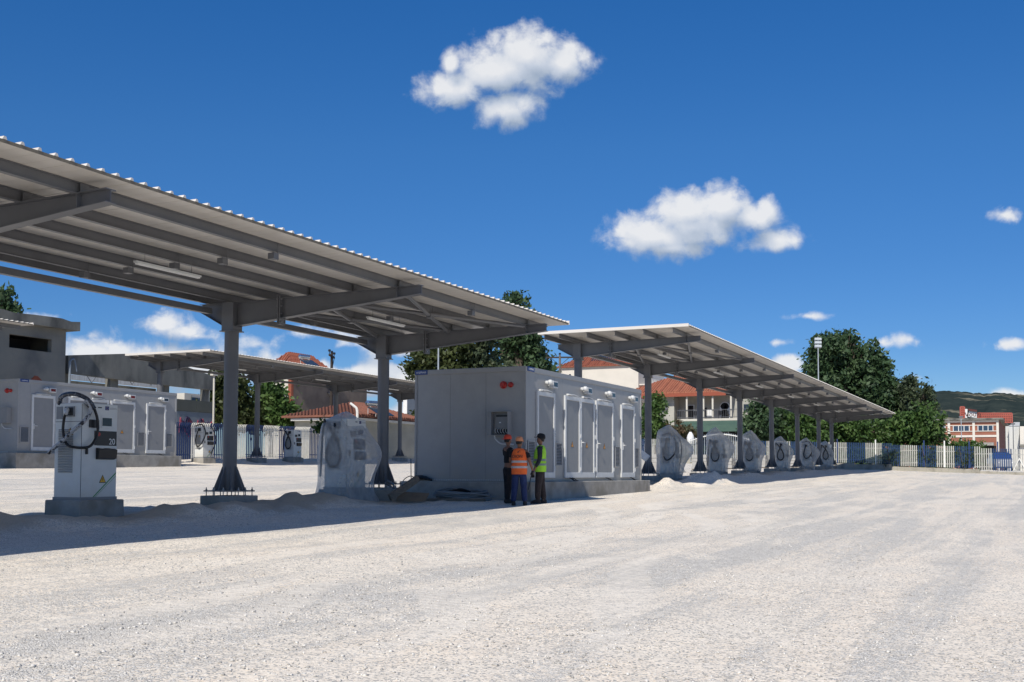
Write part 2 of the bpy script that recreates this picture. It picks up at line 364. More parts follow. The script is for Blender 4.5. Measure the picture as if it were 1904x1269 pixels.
M['streakwhite'] = mat('streaked_white_fascia', (0.66, 0.66, 0.64), (0.50, 0.49, 0.46), scale=2.0, rough=0.8, stretch=(3, 1, 0.2))
M['blueglass'] = plain('blue_tinted_glass', (0.035, 0.06, 0.10), 0.1)
M['greengrey'] = mat('grey_green_panel', (0.10, 0.108, 0.095), (0.085, 0.092, 0.08), scale=1, rough=0.8)
M['graffitidark'] = plain('dark_purple_paint', (0.03, 0.018, 0.065), 0.6)
M['graffitipink'] = plain('pink_paint', (0.35, 0.06, 0.09), 0.6)
M['oldcream'] = mat('old_cream_wall', (0.42, 0.41, 0.36), (0.34, 0.335, 0.295), scale=0.8, rough=0.95)
M['creamlight'] = mat('light_cream_wall', (0.66, 0.62, 0.55), (0.61, 0.575, 0.51), scale=0.8, rough=0.9)
M['terra'] = plain('terracotta_board', (0.30, 0.075, 0.04), 0.8)
M['shadedbrick'] = mat('shaded_side_brick', (0.20, 0.075, 0.05), (0.16, 0.06, 0.045), scale=1.0, rough=0.9)  # darker copy of the brick; the end wall's shade is in its colour
M['latticered'] = plain('red_lattice_paint', (0.40, 0.10, 0.07), 0.6)
M['latticedark'] = plain('dark_red_paint', (0.10, 0.02, 0.016), 0.6)
M['paleclad'] = mat('pale_cladding', (0.58, 0.58, 0.55), (0.50, 0.50, 0.475), scale=1.0, rough=0.6, stretch=(1, 3, 0.2))
M['hosewhite'] = mat('bubble_wrapped_cable', (0.40, 0.41, 0.43), (0.03, 0.03, 0.035), scale=14, rough=0.25, contrast=(0.52, 0.62), detail=1)
M['greycable'] = plain('grey_cable', (0.20, 0.22, 0.235), 0.5)
M['paleblock'] = mat('pale_paving_block', (0.42, 0.41, 0.39), (0.33, 0.32, 0.30), scale=2, rough=0.95)
M['pebble'] = mat('crushed_stone', (0.40, 0.38, 0.35), (0.70, 0.67, 0.62), scale=21, rough=0.95, detail=1, contrast=(0.42, 0.58))
M['carblue'] = plain('silver_car_paint', (0.42, 0.43, 0.44), 0.3)
M['carglass'] = plain('blue_car_glass', (0.02, 0.06, 0.22), 0.08)
M['fencepale'] = mat('pale_grey_fence_paint', (0.50, 0.495, 0.455), (0.40, 0.395, 0.36), scale=4, rough=0.6)
M['fencemid'] = mat('faded_blue_fence_paint', (0.022, 0.058, 0.15), (0.016, 0.042, 0.11), scale=5, rough=0.6)
def dusty_foot(m, z0, colr):
    nt = m.node_tree; L = nt.links; b = nt.nodes['Principled BSDF']; src = b.inputs['Base Color'].links[0].from_socket
    tc = nt.nodes.new('ShaderNodeTexCoord'); sp = nt.nodes.new('ShaderNodeSeparateXYZ'); L.new(tc.outputs['Object'], sp.inputs[0])
    nz = nt.nodes.new('ShaderNodeTexNoise'); nz.inputs['Scale'].default_value = 3.5; nz.inputs['Detail'].default_value = 6; L.new(tc.outputs['Object'], nz.inputs['Vector'])
    ad = nt.nodes.new('ShaderNodeMath'); ad.operation = 'MULTIPLY_ADD'; ad.inputs[1].default_value = 0.9; L.new(nz.outputs['Fac'], ad.inputs[0]); L.new(sp.outputs[2], ad.inputs[2])
    mr = nt.nodes.new('ShaderNodeMapRange'); mr.inputs['From Min'].default_value = 0.35; mr.inputs['From Max'].default_value = z0+0.5; mr.inputs['To Min'].default_value = 0.75; mr.inputs['To Max'].default_value = 0.0; L.new(ad.outputs[0], mr.inputs[0])
    mx = nt.nodes.new('ShaderNodeMix'); mx.data_type = 'RGBA'; L.new(mr.outputs[0], mx.inputs['Factor']); L.new(src, mx.inputs['A']); mx.inputs['B'].default_value = (*colr, 1); L.new(mx.outputs['Result'], b.inputs['Base Color'])
dusty_foot(M['kiosk'], 0.5, (0.36, 0.33, 0.28)); dusty_foot(M['charger'], 0.3, (0.55, 0.51, 0.44))
def tile_mat(name, c1, c2, ang=0.0):
    m = mat(name, c1, c2, scale=1.6, rough=0.85, contrast=(0.3, 0.7)); nt = m.node_tree; L = nt.links
    tc = nt.nodes.new('ShaderNodeTexCoord'); mp = nt.nodes.new('ShaderNodeMapping'); mp.inputs['Rotation'].default_value = (0, 0, ang)
    L.new(tc.outputs['Object'], mp.inputs['Vector'])
    w = nt.nodes.new('ShaderNodeTexWave'); w.wave_type = 'BANDS'; w.bands_direction = 'X'; w.inputs['Scale'].default_value = 0.75; w.inputs['Distortion'].default_value = 0.3
    L.new(mp.outputs[0], w.inputs['Vector'])
    bp = nt.nodes.new('ShaderNodeBump'); bp.inputs['Strength'].default_value = 1.0; bp.inputs['Distance'].default_value = 0.12
    L.new(w.outputs['Fac'], bp.inputs['Height']); L.new(bp.outputs[0], nt.nodes['Principled BSDF'].inputs['Normal'])
    return m
M['tile'] = tile_mat('terracotta_tiles', (0.42, 0.155, 0.088), (0.32, 0.11, 0.065), R(90))
M['tilemid'] = tile_mat('faded_terracotta_tiles', (0.32, 0.10, 0.06), (0.24, 0.075, 0.045), R(90))
M['tileold'] = tile_mat('old_terracotta_tiles', (0.25, 0.095, 0.06), (0.16, 0.07, 0.05), 0)

def brick_mat():
    m = mat('brick_wall', (0.32, 0.125, 0.078), (0.25, 0.10, 0.065), scale=1.0, rough=0.9, contrast=(0.3, 0.7)); return m
M['brick'] = brick_mat()

def leaf_mat(name, c1, c2, c3):
    m = bpy.data.materials.new(name); m.use_nodes = True; nt = m.node_tree; L = nt.links
    b = nt.nodes['Principled BSDF']; b.inputs['Roughness'].default_value = 0.55; b.inputs['Specular IOR Level'].default_value = 0.35
    tc = nt.nodes.new('ShaderNodeTexCoord'); nz = nt.nodes.new('ShaderNodeTexNoise'); nz.inputs['Scale'].default_value = 0.9; nz.inputs['Detail'].default_value = 5
    L.new(tc.outputs['Object'], nz.inputs['Vector'])
    rp = nt.nodes.new('ShaderNodeValToRGB'); cr = rp.color_ramp
    cr.elements[0].position = 0.32; cr.elements[0].color = (*c1, 1); cr.elements[1].position = 0.7; cr.elements[1].color = (*c3, 1)
    e = cr.elements.new(0.5); e.color = (*c2, 1)
    L.new(nz.outputs['Fac'], rp.inputs[0]); L.new(rp.outputs[0], b.inputs['Base Color'])
    tr = nt.nodes.new('ShaderNodeBsdfTranslucent'); L.new(rp.outputs[0], tr.inputs['Color'])
    mx = nt.nodes.new('ShaderNodeMixShader'); mx.inputs[0].default_value = 0.28
    L.new(b.outputs[0], mx.inputs[1]); L.new(tr.outputs[0], mx.inputs[2]); L.new(mx.outputs[0], nt.nodes['Material Output'].inputs['Surface'])
    return m
M['leafdark'] = leaf_mat('leaves_dark_green', (0.028, 0.060, 0.028), (0.054, 0.100, 0.042), (0.098, 0.155, 0.068))
M['leafmid'] = leaf_mat('leaves_mid_green', (0.036, 0.078, 0.020), (0.068, 0.130, 0.032), (0.125, 0.195, 0.055))
M['leafgrey'] = leaf_mat('leaves_grey_green', (0.04, 0.062, 0.035), (0.065, 0.09, 0.045), (0.10, 0.125, 0.065))
M['leafbrown'] = leaf_mat('leaves_rusty', (0.10, 0.06, 0.035), (0.06, 0.07, 0.03), (0.17, 0.10, 0.06))
M['leafolive'] = leaf_mat('leaves_olive', (0.035, 0.05, 0.015), (0.06, 0.08, 0.025), (0.10, 0.12, 0.04))

def plastic_mat(nm, lo, hi, c=(0.80, 0.81, 0.82), ro=0.25):
    m = bpy.data.materials.new(nm); m.use_nodes = True; nt = m.node_tree; L = nt.links
    b = nt.nodes['Principled BSDF']; b.inputs['Base Color'].default_value = (*c, 1); b.inputs['Roughness'].default_value = ro
    tl = nt.nodes.new('ShaderNodeBsdfTranslucent'); tl.inputs['Color'].default_value = (0.75, 0.76, 0.77, 1)
    ms = nt.nodes.new('ShaderNodeMixShader'); ms.inputs[0].default_value = 0.45; L.new(b.outputs[0], ms.inputs[1]); L.new(tl.outputs[0], ms.inputs[2])
    tp = nt.nodes.new('ShaderNodeBsdfTransparent'); tp.inputs['Color'].default_value = (0.93, 0.94, 0.95, 1)
    tc = nt.nodes.new('ShaderNodeTexCoord'); nz = nt.nodes.new('ShaderNodeTexNoise'); nz.inputs['Scale'].default_value = 2.2; nz.inputs['Detail'].default_value = 5; nz.inputs['Distortion'].default_value = 1.6
    L.new(tc.outputs['Object'], nz.inputs['Vector'])
    mr = nt.nodes.new('ShaderNodeMapRange'); mr.inputs['From Min'].default_value = 0.3; mr.inputs['From Max'].default_value = 0.7; mr.inputs['To Min'].default_value = lo; mr.inputs['To Max'].default_value = hi
    L.new(nz.outputs['Fac'], mr.inputs['Value'])
    lw = nt.nodes.new('ShaderNodeLayerWeight'); lw.inputs['Blend'].default_value = 0.35
    ad = nt.nodes.new('ShaderNodeMath'); ad.operation = 'ADD'; ad.use_clamp = True; L.new(mr.outputs[0], ad.inputs[0])
    ml = nt.nodes.new('ShaderNodeMath'); ml.operation = 'MULTIPLY'; ml.inputs[1].default_value = 0.5; L.new(lw.outputs['Facing'], ml.inputs[0]); L.new(ml.outputs[0], ad.inputs[1])
    mx = nt.nodes.new('ShaderNodeMixShader'); L.new(ad.outputs[0], mx.inputs[0]); L.new(tp.outputs[0], mx.inputs[1]); L.new(ms.outputs[0], mx.inputs[2])
    n2 = nt.nodes.new('ShaderNodeTexNoise'); n2.inputs['Scale'].default_value = 5; n2.inputs['Detail'].default_value = 5; n2.inputs['Distortion'].default_value = 2.5; L.new(tc.outputs['Object'], n2.inputs['Vector'])
    bp = nt.nodes.new('ShaderNodeBump'); bp.inputs['Strength'].default_value = 0.6; bp.inputs['Distance'].default_value = 0.06; L.new(n2.outputs['Fac'], bp.inputs['Height']); L.new(bp.outputs[0], b.inputs['Normal'])
    L.new(mx.outputs[0], nt.nodes['Material Output'].inputs['Surface']); return m
M['plastic'] = plastic_mat('clear_plastic_film', 0.20, 0.42)
M['dustyplastic'] = plastic_mat('dusty_plastic_film', 0.28, 0.48, (0.82, 0.785, 0.73), 0.5)

def ground_mat():
    m = bpy.data.materials.new('gravel_ground'); m.use_nodes = True; nt = m.node_tree; L = nt.links
    b = nt.nodes['Principled BSDF']; b.inputs['Roughness'].default_value = 0.95; b.inputs['Specular IOR Level'].default_value = 0.15
    def N(t, **k):
        n = nt.nodes.new(t)
        for a, c in k.items(): setattr(n, a, c)
        return n
    tc = N('ShaderNodeTexCoord'); P = tc.outputs['Object']
    def noise_(scale, detail=5, rough=0.6, stretch=None, dist=0.0, rot=0.0):
        v = P
        if stretch:
            mp = N('ShaderNodeMapping'); mp.inputs['Scale'].default_value = stretch; mp.inputs['Rotation'].default_value = (0, 0, rot); L.new(P, mp.inputs['Vector']); v = mp.outputs[0]
        n = N('ShaderNodeTexNoise'); n.inputs['Scale'].default_value = scale; n.inputs['Detail'].default_value = detail; n.inputs['Roughness'].default_value = rough; n.inputs['Distortion'].default_value = dist
        L.new(v, n.inputs['Vector']); return n.outputs['Fac']
    def Mt(op, a, c=None, clamp=False):
        n = N('ShaderNodeMath', operation=op); n.use_clamp = clamp
        for i, v in enumerate((a, c)):
            if v is None: continue
            if isinstance(v, (int, float)): n.inputs[i].default_value = v
            else: L.new(v, n.inputs[i])
        return n.outputs[0]
    def rng(v, a, c, lo=0.0, hi=1.0):
        n = N('ShaderNodeMapRange'); n.interpolation_type = 'SMOOTHSTEP'; L.new(v, n.inputs[0]); n.inputs['From Min'].default_value = a; n.inputs['From Max'].default_value = c; n.inputs['To Min'].default_value = lo; n.inputs['To Max'].default_value = hi; return n.outputs[0]
    def mixc(f, a, c):
        n = N('ShaderNodeMix', data_type='RGBA'); L.new(f, n.inputs['Factor'])
        for k, v in (('A', a), ('B', c)):
            if isinstance(v, tuple): n.inputs[k].default_value = (*v, 1)
            else: L.new(v, n.inputs[k])
        return n.outputs['Result']
    # wheel tracks and windrows of stones run along the row of shelters
    streak = noise_(1.0, 7, 0.68, (0.05, 0.85, 1), 0.7, R(-4)); blotch = noise_(0.5, 7, 0.7, None, 0.6)
    arc = noise_(1.0, 6, 0.66, (0.14, 1.1, 1), 0.5, R(28))
    sel = Mt('ADD', Mt('ADD', Mt('MULTIPLY', streak, 0.55), Mt('MULTIPLY', blotch, 0.30)), Mt('MULTIPLY', arc, 0.25))
    gravel = rng(sel, 0.47, 0.64)
    vo = N('ShaderNodeTexVoronoi'); vo.inputs['Scale'].default_value = 46; vo.inputs['Randomness'].default_value = 1; L.new(P, vo.inputs['Vector'])
    vo2 = N('ShaderNodeTexVoronoi'); vo2.inputs['Scale'].default_value = 58; L.new(P, vo2.inputs['Vector'])
    ve = N('ShaderNodeTexVoronoi'); ve.feature = 'DISTANCE_TO_EDGE'; ve.inputs['Scale'].default_value = 46; L.new(P, ve.inputs['Vector'])
    sepc = N('ShaderNodeSeparateColor'); L.new(vo.outputs['Color'], sepc.inputs[0])
    sep2 = N('ShaderNodeSeparateColor'); L.new(vo2.outputs['Color'], sep2.inputs[0])
    st = N('ShaderNodeValToRGB'); cr = st.color_ramp; L.new(sepc.outputs[0], st.inputs[0])
    cr.elements[0].position = 0.0; cr.elements[0].color = (0.54, 0.515, 0.475, 1); cr.elements[1].position = 1.0; cr.elements[1].color = (0.94, 0.90, 0.83, 1)
    e = cr.elements.new(0.2); e.color = (0.79, 0.745, 0.67, 1)
    gap = rng(ve.outputs['Distance'], 0.0, 0.075)
    stone = mixc(gap, (0.26, 0.235, 0.20), st.outputs[0])
    fine = noise_(45, 4, 0.7)
    dust0 = mixc(rng(blotch, 0.35, 0.65), (0.78, 0.705, 0.60), (0.83, 0.705, 0.56))
    dust = mixc(rng(fine, 0.35, 0.7), dust0, (0.90, 0.825, 0.72))
    grit = mixc(rng(sep2.outputs[0], 0.76, 0.80), dust, (0.42, 0.405, 0.375))
    # stones thin out gradually: each stone shows where the gravel share exceeds its own random number
    shows = Mt('GREATER_THAN', Mt('ADD', gravel, Mt('MULTIPLY', sepc.outputs[1], -0.75)), 0.16)
    colr = mixc(shows, grit, stone)
    def ruts(rot, off, gapw, wid):
        mp = N('ShaderNodeMapping'); mp.inputs['Rotation'].default_value = (0, 0, rot); L.new(P, mp.inputs['Vector']); sp = N('ShaderNodeSeparateXYZ'); L.new(mp.outputs[0], sp.inputs[0])
        yv = Mt('ADD', Mt('ADD', sp.outputs[1], Mt('MULTIPLY', Mt('SUBTRACT', noise_(0.07, 2), 0.5), 7.0)), off)
        d = Mt('ABSOLUTE', Mt('SUBTRACT', Mt('ABSOLUTE', yv), gapw)); return Mt('SUBTRACT', 1.0, rng(d, wid*0.5, wid))
    rt = Mt('MAXIMUM', Mt('MAXIMUM', ruts(R(-3), -7.5, 0.95, 0.30), ruts(R(-16), -1.0, 0.9, 0.26)), Mt('MAXIMUM', ruts(R(14), 6.0, 0.95, 0.28), ruts(R(-6), -4.3, 1.0, 0.3)))
    wr = N('ShaderNodeTexWave'); wr.bands_direction = 'X'; wr.inputs['Scale'].default_value = 2.2; wr.inputs['Distortion'].default_value = 1.0; L.new(P, wr.inputs['Vector'])
    rt = Mt('MULTIPLY', rt, rng(noise_(0.25, 4), 0.35, 0.6))
    colr = mixc(Mt('MULTIPLY', rt, 0.75), colr, mixc(rng(wr.outputs['Fac'], 0.2, 0.8), (0.80, 0.735, 0.64), (0.86, 0.80, 0.71)))
    # coarse grain of the crushed stone, still visible some way off
    vm = N('ShaderNodeTexVoronoi'); vm.inputs['Scale'].default_value = 15; L.new(P, vm.inputs['Vector']); sm = N('ShaderNodeSeparateColor'); L.new(vm.outputs['Color'], sm.inputs[0])
    vf = N('ShaderNodeTexVoronoi'); vf.inputs['Scale'].default_value = 6.5; L.new(P, vf.inputs['Vector']); sf = N('ShaderNodeSeparateColor'); L.new(vf.outputs['Color'], sf.inputs[0])
    gr = Mt('ADD', Mt('MULTIPLY', rng(sm.outputs[0], 0.70, 0.95), 0.55), Mt('MULTIPLY', rng(sf.outputs[0], 0.78, 0.97), 0.35))
    colr = mixc(Mt('MULTIPLY', gr, rng(gravel, 0.0, 0.8, 0.30, 0.42)), colr, (0.45, 0.425, 0.385))
    # loose brown soil heaped along the column row
    sx = N('ShaderNodeSeparateXYZ'); L.new(P, sx.inputs[0])
    yy = Mt('ADD', sx.outputs[1], Mt('MULTIPLY', Mt('SUBTRACT', noise_(0.9, 5), 0.5), 1.6))
    band = Mt('MULTIPLY', rng(yy, 13.6, 14.3), Mt('SUBTRACT', 1.0, rng(yy, 16.4, 17.2)))
    soil = mixc(noise_(7, 6, 0.7), (0.40, 0.325, 0.24), (0.54, 0.46, 0.36))
    colr = mixc(Mt('MULTIPLY', band, 0.85), colr, soil)
    L.new(colr, b.inputs['Base Color'])
    h1 = Mt('MULTIPLY', Mt('MULTIPLY', rng(ve.outputs['Distance'], 0.0, 0.22), shows), 0.006)
    h2 = Mt('MULTIPLY', fine, 0.010); h3 = Mt('MULTIPLY', noise_(5, 5, 0.65), 0.035)
    wvn = N('ShaderNodeTexWave'); wvn.bands_direction = 'Y'; wvn.inputs['Scale'].default_value = 1.15; wvn.inputs['Distortion'].default_value = 2.5; wvn.inputs['Detail'].default_value = 2; L.new(P, wvn.inputs['Vector'])
    h = Mt('ADD', Mt('ADD', h1, h2), h3)
    bp = N('ShaderNodeBump'); bp.inputs['Strength'].default_value = 0.9; bp.inputs['Distance'].default_value = 1.0; L.new(h, bp.inputs['Height']); L.new(bp.outputs[0], b.inputs['Normal'])
    return m
M['ground'] = ground_mat()

# ------------------------------------------------------------------ ground
MOUNDS = [(17.3, 14.35, 1.5, 0.7, 0.20), (20.7, 14.5, 1.5, 0.7, 0.24), (12.6, 14.6, 1.6, 0.7, 0.20), (19.6, 14.9, 1.0, 0.5, 0.14), (10.5, 15.0, 1.6, 0.8, 0.16), (15.9, 14.6, 0.9, 0.5, 0.14),
          (43.6, 12.15, 1.5, 0.85, 0.50), (38.9, 12.3, 1.3, 0.5, 0.32), (46.3, 13.1, 2.2, 0.9, 0.30), (51, 13.8, 3.0, 0.8, 0.26), (57.5, 14.0, 3.0, 0.8, 0.26), (66, 14.1, 4, 0.9, 0.24), (75, 14.2, 4, 0.9, 0.22), (84, 14.2, 4, 0.9, 0.2),
          (49, 43.3, 5, 1.0, 0.18), (58, 43.4, 6, 1.0, 0.2), (70, 43.4, 8, 1.0, 0.2)]
def gh(x, y):
    z = gz(x, y)
    for (mx, my, sx, sy, h) in MOUNDS:
        q = ((x-mx)/sx)**2+((y-my)/sy)**2
        if q < 7: z += h*math.exp(-q)*(1+0.5*noise.noise((x*2.3, y*2.3, 1.0)))
    d = max(abs(x), abs(y))
    if d < 130:
        z += 0.030*noise.noise((x*0.35, y*0.9, 0.0))+0.012*noise.noise((x*1.3, y*3.0, 5.0))
        ru = 0.5*(1+noise.noise((x*0.05, y*0.12, 9.0)))
        z += 0.014*ru*math.sin(y*4.1+1.5*noise.noise((x*0.08, y*0.1, 2.0)))
        if 13.4 < y < 17.2 and x < 95: z += 0.05*noise.noise((x*1.7, y*1.7, 3.0))+0.03*noise.noise((x*5.2, y*5.2, 4.0))
    return z
def axis(fine0, fine1, step, lo, hi, g=1.13):
    a = list(np.arange(fine0, fine1, step)); s = step; x = fine1
    while x < hi: a.append(x); s *= g; x += s
    a.append(hi); s = step; x = fine0-step
    while x > lo: a.insert(0, x); s *= g; x -= s
    a.insert(0, lo); return a
def build_ground():
    xs = axis(3, 50, 0.20, -400, 1400, 1.05); ys = axis(-3, 20, 0.15, -900, 1200, 1.06)
    V = [(x, y, gh(x, y)) for y in ys for x in xs]; nx = len(xs)
    Fc = [(j*nx+i, j*nx+i+1, (j+1)*nx+i+1, (j+1)*nx+i) for j in range(len(ys)-1) for i in range(nx-1)]
    mb = MB(); mb.v = V; mb.f = Fc; mb.m = [0]*len(Fc)
    g = mb.build('ground', M['ground'], None, True); setp(g, kind='structure'); return g
build_ground()
# ------------------------------------------------------------------ shelters
ROW1, ROW3 = 15.48, 41.86
PUR_Y = (0.68, 0.10, -0.95, -2.0, -3.04, -4.09)
ZR = 0.70            # underside of the roof above the beam's lower edge at the column
SLOPE = -0.0031
def shelter(name, label, xs, zb, row, xa, xb, brace_bays=(), hide_bases=(), rods=True):
    """xs: column X positions; zb: height of the beam's lower edge at the first column; roof from xa to xb."""
    ox = xs[0]; oz = gz(ox, row)
    t = thing(name, label, 'shelter', (ox, row, oz), 0, 'steel charging shelters')
    W = lambda x: x-ox
    Z = lambda x, dz: zb+SLOPE*(x-ox)+dz-oz
    S = M['steel']
    # roof: foam sandwich sheet with trapezoidal ribs running across
    mb = MB(); y0, y1 = -4.66, 0.86
    x0, x1 = xa, xb
    def shear(V): return [(W(p[0]), p[1], Z(p[0], p[2])) for p in V]
    rm = MB()
    rm.box(x0, x1, y0, y1, ZR, ZR+0.045, 0)
    n = int((x1-x0)/0.25)
    for i in range(n+1):
        x = x0+0.03+i*0.25
        if x+0.05 > x1: break
        rm.prism([(x-0.03, ZR+0.0452), (x+0.035, ZR+0.0452), (x+0.018, ZR+0.082), (x-0.012, ZR+0.082)], 'y', y0-0.012, y1+0.012, 0)
    i = x0+1.0
    while i < x1-0.2:
        rm.box(i-0.007, i+0.007, y0+0.01, y1-0.01, ZR-0.005, ZR-0.001); rm.box(i+0.243, i+0.257, y0+0.012, y1-0.012, ZR-0.003, ZR-0.001); rm.box(i+0.493, i+0.507, y0+0.012, y1-0.012, ZR-0.003, ZR-0.001); rm.box(i+0.743, i+0.757, y0+0.012, y1-0.012, ZR-0.003, ZR-0.001); i += 1.0
    rm.v = shear(rm.v)
    roof = rm.build('roof_panel', M['roofsheet'], t)
    ed = MB(); ed.box(x0+0.002, x1-0.002, y0-0.006, y0-0.0005, ZR+0.003, ZR+0.043); ed.v = shear(ed.v); ed.build('roof_edge', M['roofedge'], roof)
    ed = MB(); ed.box(x0-0.02, x0-0.001, y0-0.02, y1+0.02, ZR-0.005, ZR+0.10); ed.v = shear(ed.v); ed.build('end_flashing', M['roofsheet'], roof)
    ed = MB(); ed.box(x1+0.001, x1+0.02, y0-0.02, y1+0.02, ZR-0.005, ZR+0.10); ed.v = shear(ed.v); ed.build('end_flashing', M['roofsheet'], roof)
    # purlins
    for py in PUR_Y:
        p = MB(); xx0, xx1 = x0+0.12, x1-0.12
        for a in (ZR-0.162, ZR-0.014): p.box(xx0, xx1, py-0.042, py+0.042, a, a+0.010)
        p.box(xx0, xx1, py-0.005, py+0.005, ZR-0.151, ZR-0.0145)
        p.v = shear(p.v); p.build('purlin', S, t)
    # columns and beams
    for k, x in enumerate(xs):
        g = gh(x, row); ztop = zb+SLOPE*(x-ox); foot = g+0.27 if k not in hide_bases else g+0.2
        c = MB(); c.tube([(W(x), 0, foot+0.11-oz), (W(x), 0, Z(x, -0.10))], 0.148, 20); c.cbox((W(x), 0, Z(x, 0.205)), (0.30, 0.30, 0.60)); c.cbox((W(x), 0, Z(x, -0.098)), (0.36, 0.36, 0.02))
        col = c.build('column', S, t, True)
        b = MB(); b.cbox((W(x), 0, foot+0.095-oz), (0.74, 0.74, 0.028)); 
        for a in range(8):
            an = a*math.pi/4; Mx = Matrix.Translation((W(x), 0, foot+0.109-oz)) @ Matrix.Rotation(an, 4, 'Z')
            r1 = 0.36 if a % 2 == 0 else 0.34
            V = [(0.14, -0.007, 0), (r1, -0.007, 0), (r1-0.02, -0.007, 0.05), (0.15, -0.007, 0.50), (0.14, -0.007, 0.50)]
            V = V+[(p[0], 0.007, p[2]) for p in V]
            b.add([Mx @ Vector(p) for p in V], [(0,1,2,3,4), (9,8,7,6,5), (0,5,6,1), (1,6,7,2), (2,7,8,3), (3,8,9,4), (4,9,5,0)])
        for a in (-1, 1):
            for c_ in (-1, -0.35, 0.35, 1):
                for (u, v) in ((a*0.33, c_*0.33), (c_*0.33, a*0.33)):
                    b.tube([(W(x)+u, v, foot-oz), (W(x)+u, v, foot+0.17-oz)], 0.012, 6, 1); b.tube([(W(x)+u, v, foot+0.1095-oz), (W(x)+u, v, foot+0.13-oz)], 0.024, 6, 1)
        b.build('base_plate', [S, M['bolt']], col)
        b = MB(); b.box(W(x)-0.42, W(x)+0.42, -0.42, 0.42, g-0.5-oz, foot-oz); b.build('concrete_footing', M['concrete'], t, False, 0.015)
        # tapered beam: web and flanges
        b = MB(); ya, yb = -0.152, -4.61
        top = lambda y: 0.50+(0.57-0.50)*(y-ya)/(yb-ya); bot = lambda y: 0.39*(y-ya)/(yb-ya)
        pl = [(ya, bot(ya)+0.012), (yb, bot(yb)+0.012), (yb, top(yb)-0.012), (ya, top(ya)-0.012)]
        b.prism([(p[0], Z(x, p[1])) for p in pl], 'x', W(x)-0.006, W(x)+0.006)
        for fn, s_ in ((bot, 0), (top, -0.012)):
            b.prism([(ya, Z(x, fn(ya)+s_)), (yb, Z(x, fn(yb)+s_)), (yb, Z(x, fn(yb)+s_+0.012)), (ya, Z(x, fn(ya)+s_+0.012))], 'x', W(x)-0.09, W(x)+0.09)
        # rear stub with sloping haunch
        b.prism([(0.152, Z(x, 0.02)), (0.152, Z(x, 0.50)), (0.80, Z(x, 0.50)), (0.80, Z(x, 0.36))], 'x', W(x)-0.006, W(x)+0.006)
        b.prism([(0.152, Z(x, 0.50)), (0.152, Z(x, 0.512)), (0.80, Z(x, 0.512)), (0.80, Z(x, 0.50))], 'x', W(x)-0.09, W(x)+0.09)
        b.prism([(0.152, Z(x, 0.008)), (0.80, Z(x, 0.348)), (0.80, Z(x, 0.36)), (0.152, Z(x, 0.02))], 'x', W(x)-0.09, W(x)+0.09)
        for yy in PUR_Y[3:]:
            b.box(W(x)-0.07, W(x)+0.07, yy-0.06, yy-0.05, Z(x, top(yy)+0.001), Z(x, ZR-0.02))
        b.box(W(x)-0.085, W(x)+0.085, -4.1, -4.09, Z(x, bot(-4.1)+0.012), Z(x, top(-4.1)-0.012))
        beam = b.build('beam', S, t)
        b = MB()
        for yy in (-1.30, -1.255):
            b.box(W(x)-0.10, W(x)+0.10, yy-0.012, yy+0.012, Z(x, -0.02), Z(x, 0.575))
        for zz in (0.03, 0.2, 0.36, 0.5):
            for u in (-0.06, 0.06):
                b.tube([(W(x)+u, -1.34, Z(x, zz)), (W(x)+u, -1.215, Z(x, zz))], 0.014, 6, 1)
        b.build('splice_plate', [S, M['bolt']], beam)
    for a, b_ in zip(xs[:-1], xs[1:]):
        mid = (a+b_)/2
        for py in PUR_Y[1:]:
            h = MB(); h.box(W(mid)+0.10, W(mid)+0.112, py-0.06, py-0.05, Z(mid, ZR-0.30), Z(mid, ZR-0.01)); h.box(W(mid)-0.02, W(mid)+0.11, py-0.07, py+0.05, Z(mid, ZR-0.29), Z(mid, ZR-0.19)); h.build('hanger_bracket', S, t)
        tb = MB(); tb.box(W(a)+0.15, W(b_)-0.15, 0.40, 0.52, Z(mid, 0.27), Z(mid, 0.39)); tb.build('tie_beam', S, t)
    for bi in brace_bays:
        a, b_ = xs[bi], xs[bi+1]
        for (ya, yb) in (((0.1, -2.05)), ((-2.0, -4.1))):
            for (p, q) in (((a, ya), (b_, yb)), ((a, yb), (b_, ya))):
                r_ = MB(); m1 = 0.2
                r_.tube([(W(p[0])+m1, p[1], Z(p[0], ZR-0.22)), (W(q[0])-m1, q[1], Z(q[0], ZR-0.22+(0.03 if p[1] == ya else 0)))], 0.042, 10); r_.build('brace_rod', S, t, True)
    return t
def lamp(x, y, z, label, L=1.55, grp='strip lights under the shelters'):
    t = thing('strip_light', label, 'strip light', (x, y, z), 0, grp)
    b = MB(); b.box(-L/2, L/2, -0.035, 0.035, 0.02, 0.05); b.build('lamp_body', M['whitealu'], t)
    b = MB(); b.box(-L/2+0.03, L/2-0.03, -0.028, 0.028, -0.006, 0.019); b.build('diffuser', M['white'], t)
    b = MB()
    for s_ in (-0.45, 0.45): b.tube([(s_*L*0.8, 0, 0.05), (s_*L*0.8, 0, 0.26)], 0.004, 5)
    b.build('hanger_wire', M['steel'], t)
    return t
Z1, Z2, Z3 = 4.614, 5.804, 6.829
shelter('charging_shelter', 'nearest grey steel shelter roof reaching out of the photo on the left', [2.73, 10.73, 18.73, 24.74], Z1+0.05, ROW1, -7.0, 26.0, (2,))
shelter('charging_shelter', 'long grey steel shelter receding behind the front grey kiosk', [38.12+8.0*i for i in range(7)]+[91.7], Z2, ROW1, 36.47, 93.3, (0,))
shelter('charging_shelter', 'rear grey steel shelter standing beside the left kiosk before the blue fence', [44.98+8.06*i for i in range(4)]+[75.2], Z3, ROW3, 43.4, 76.8)
_x4 = atY(60, 649, ROW3-4.66).x
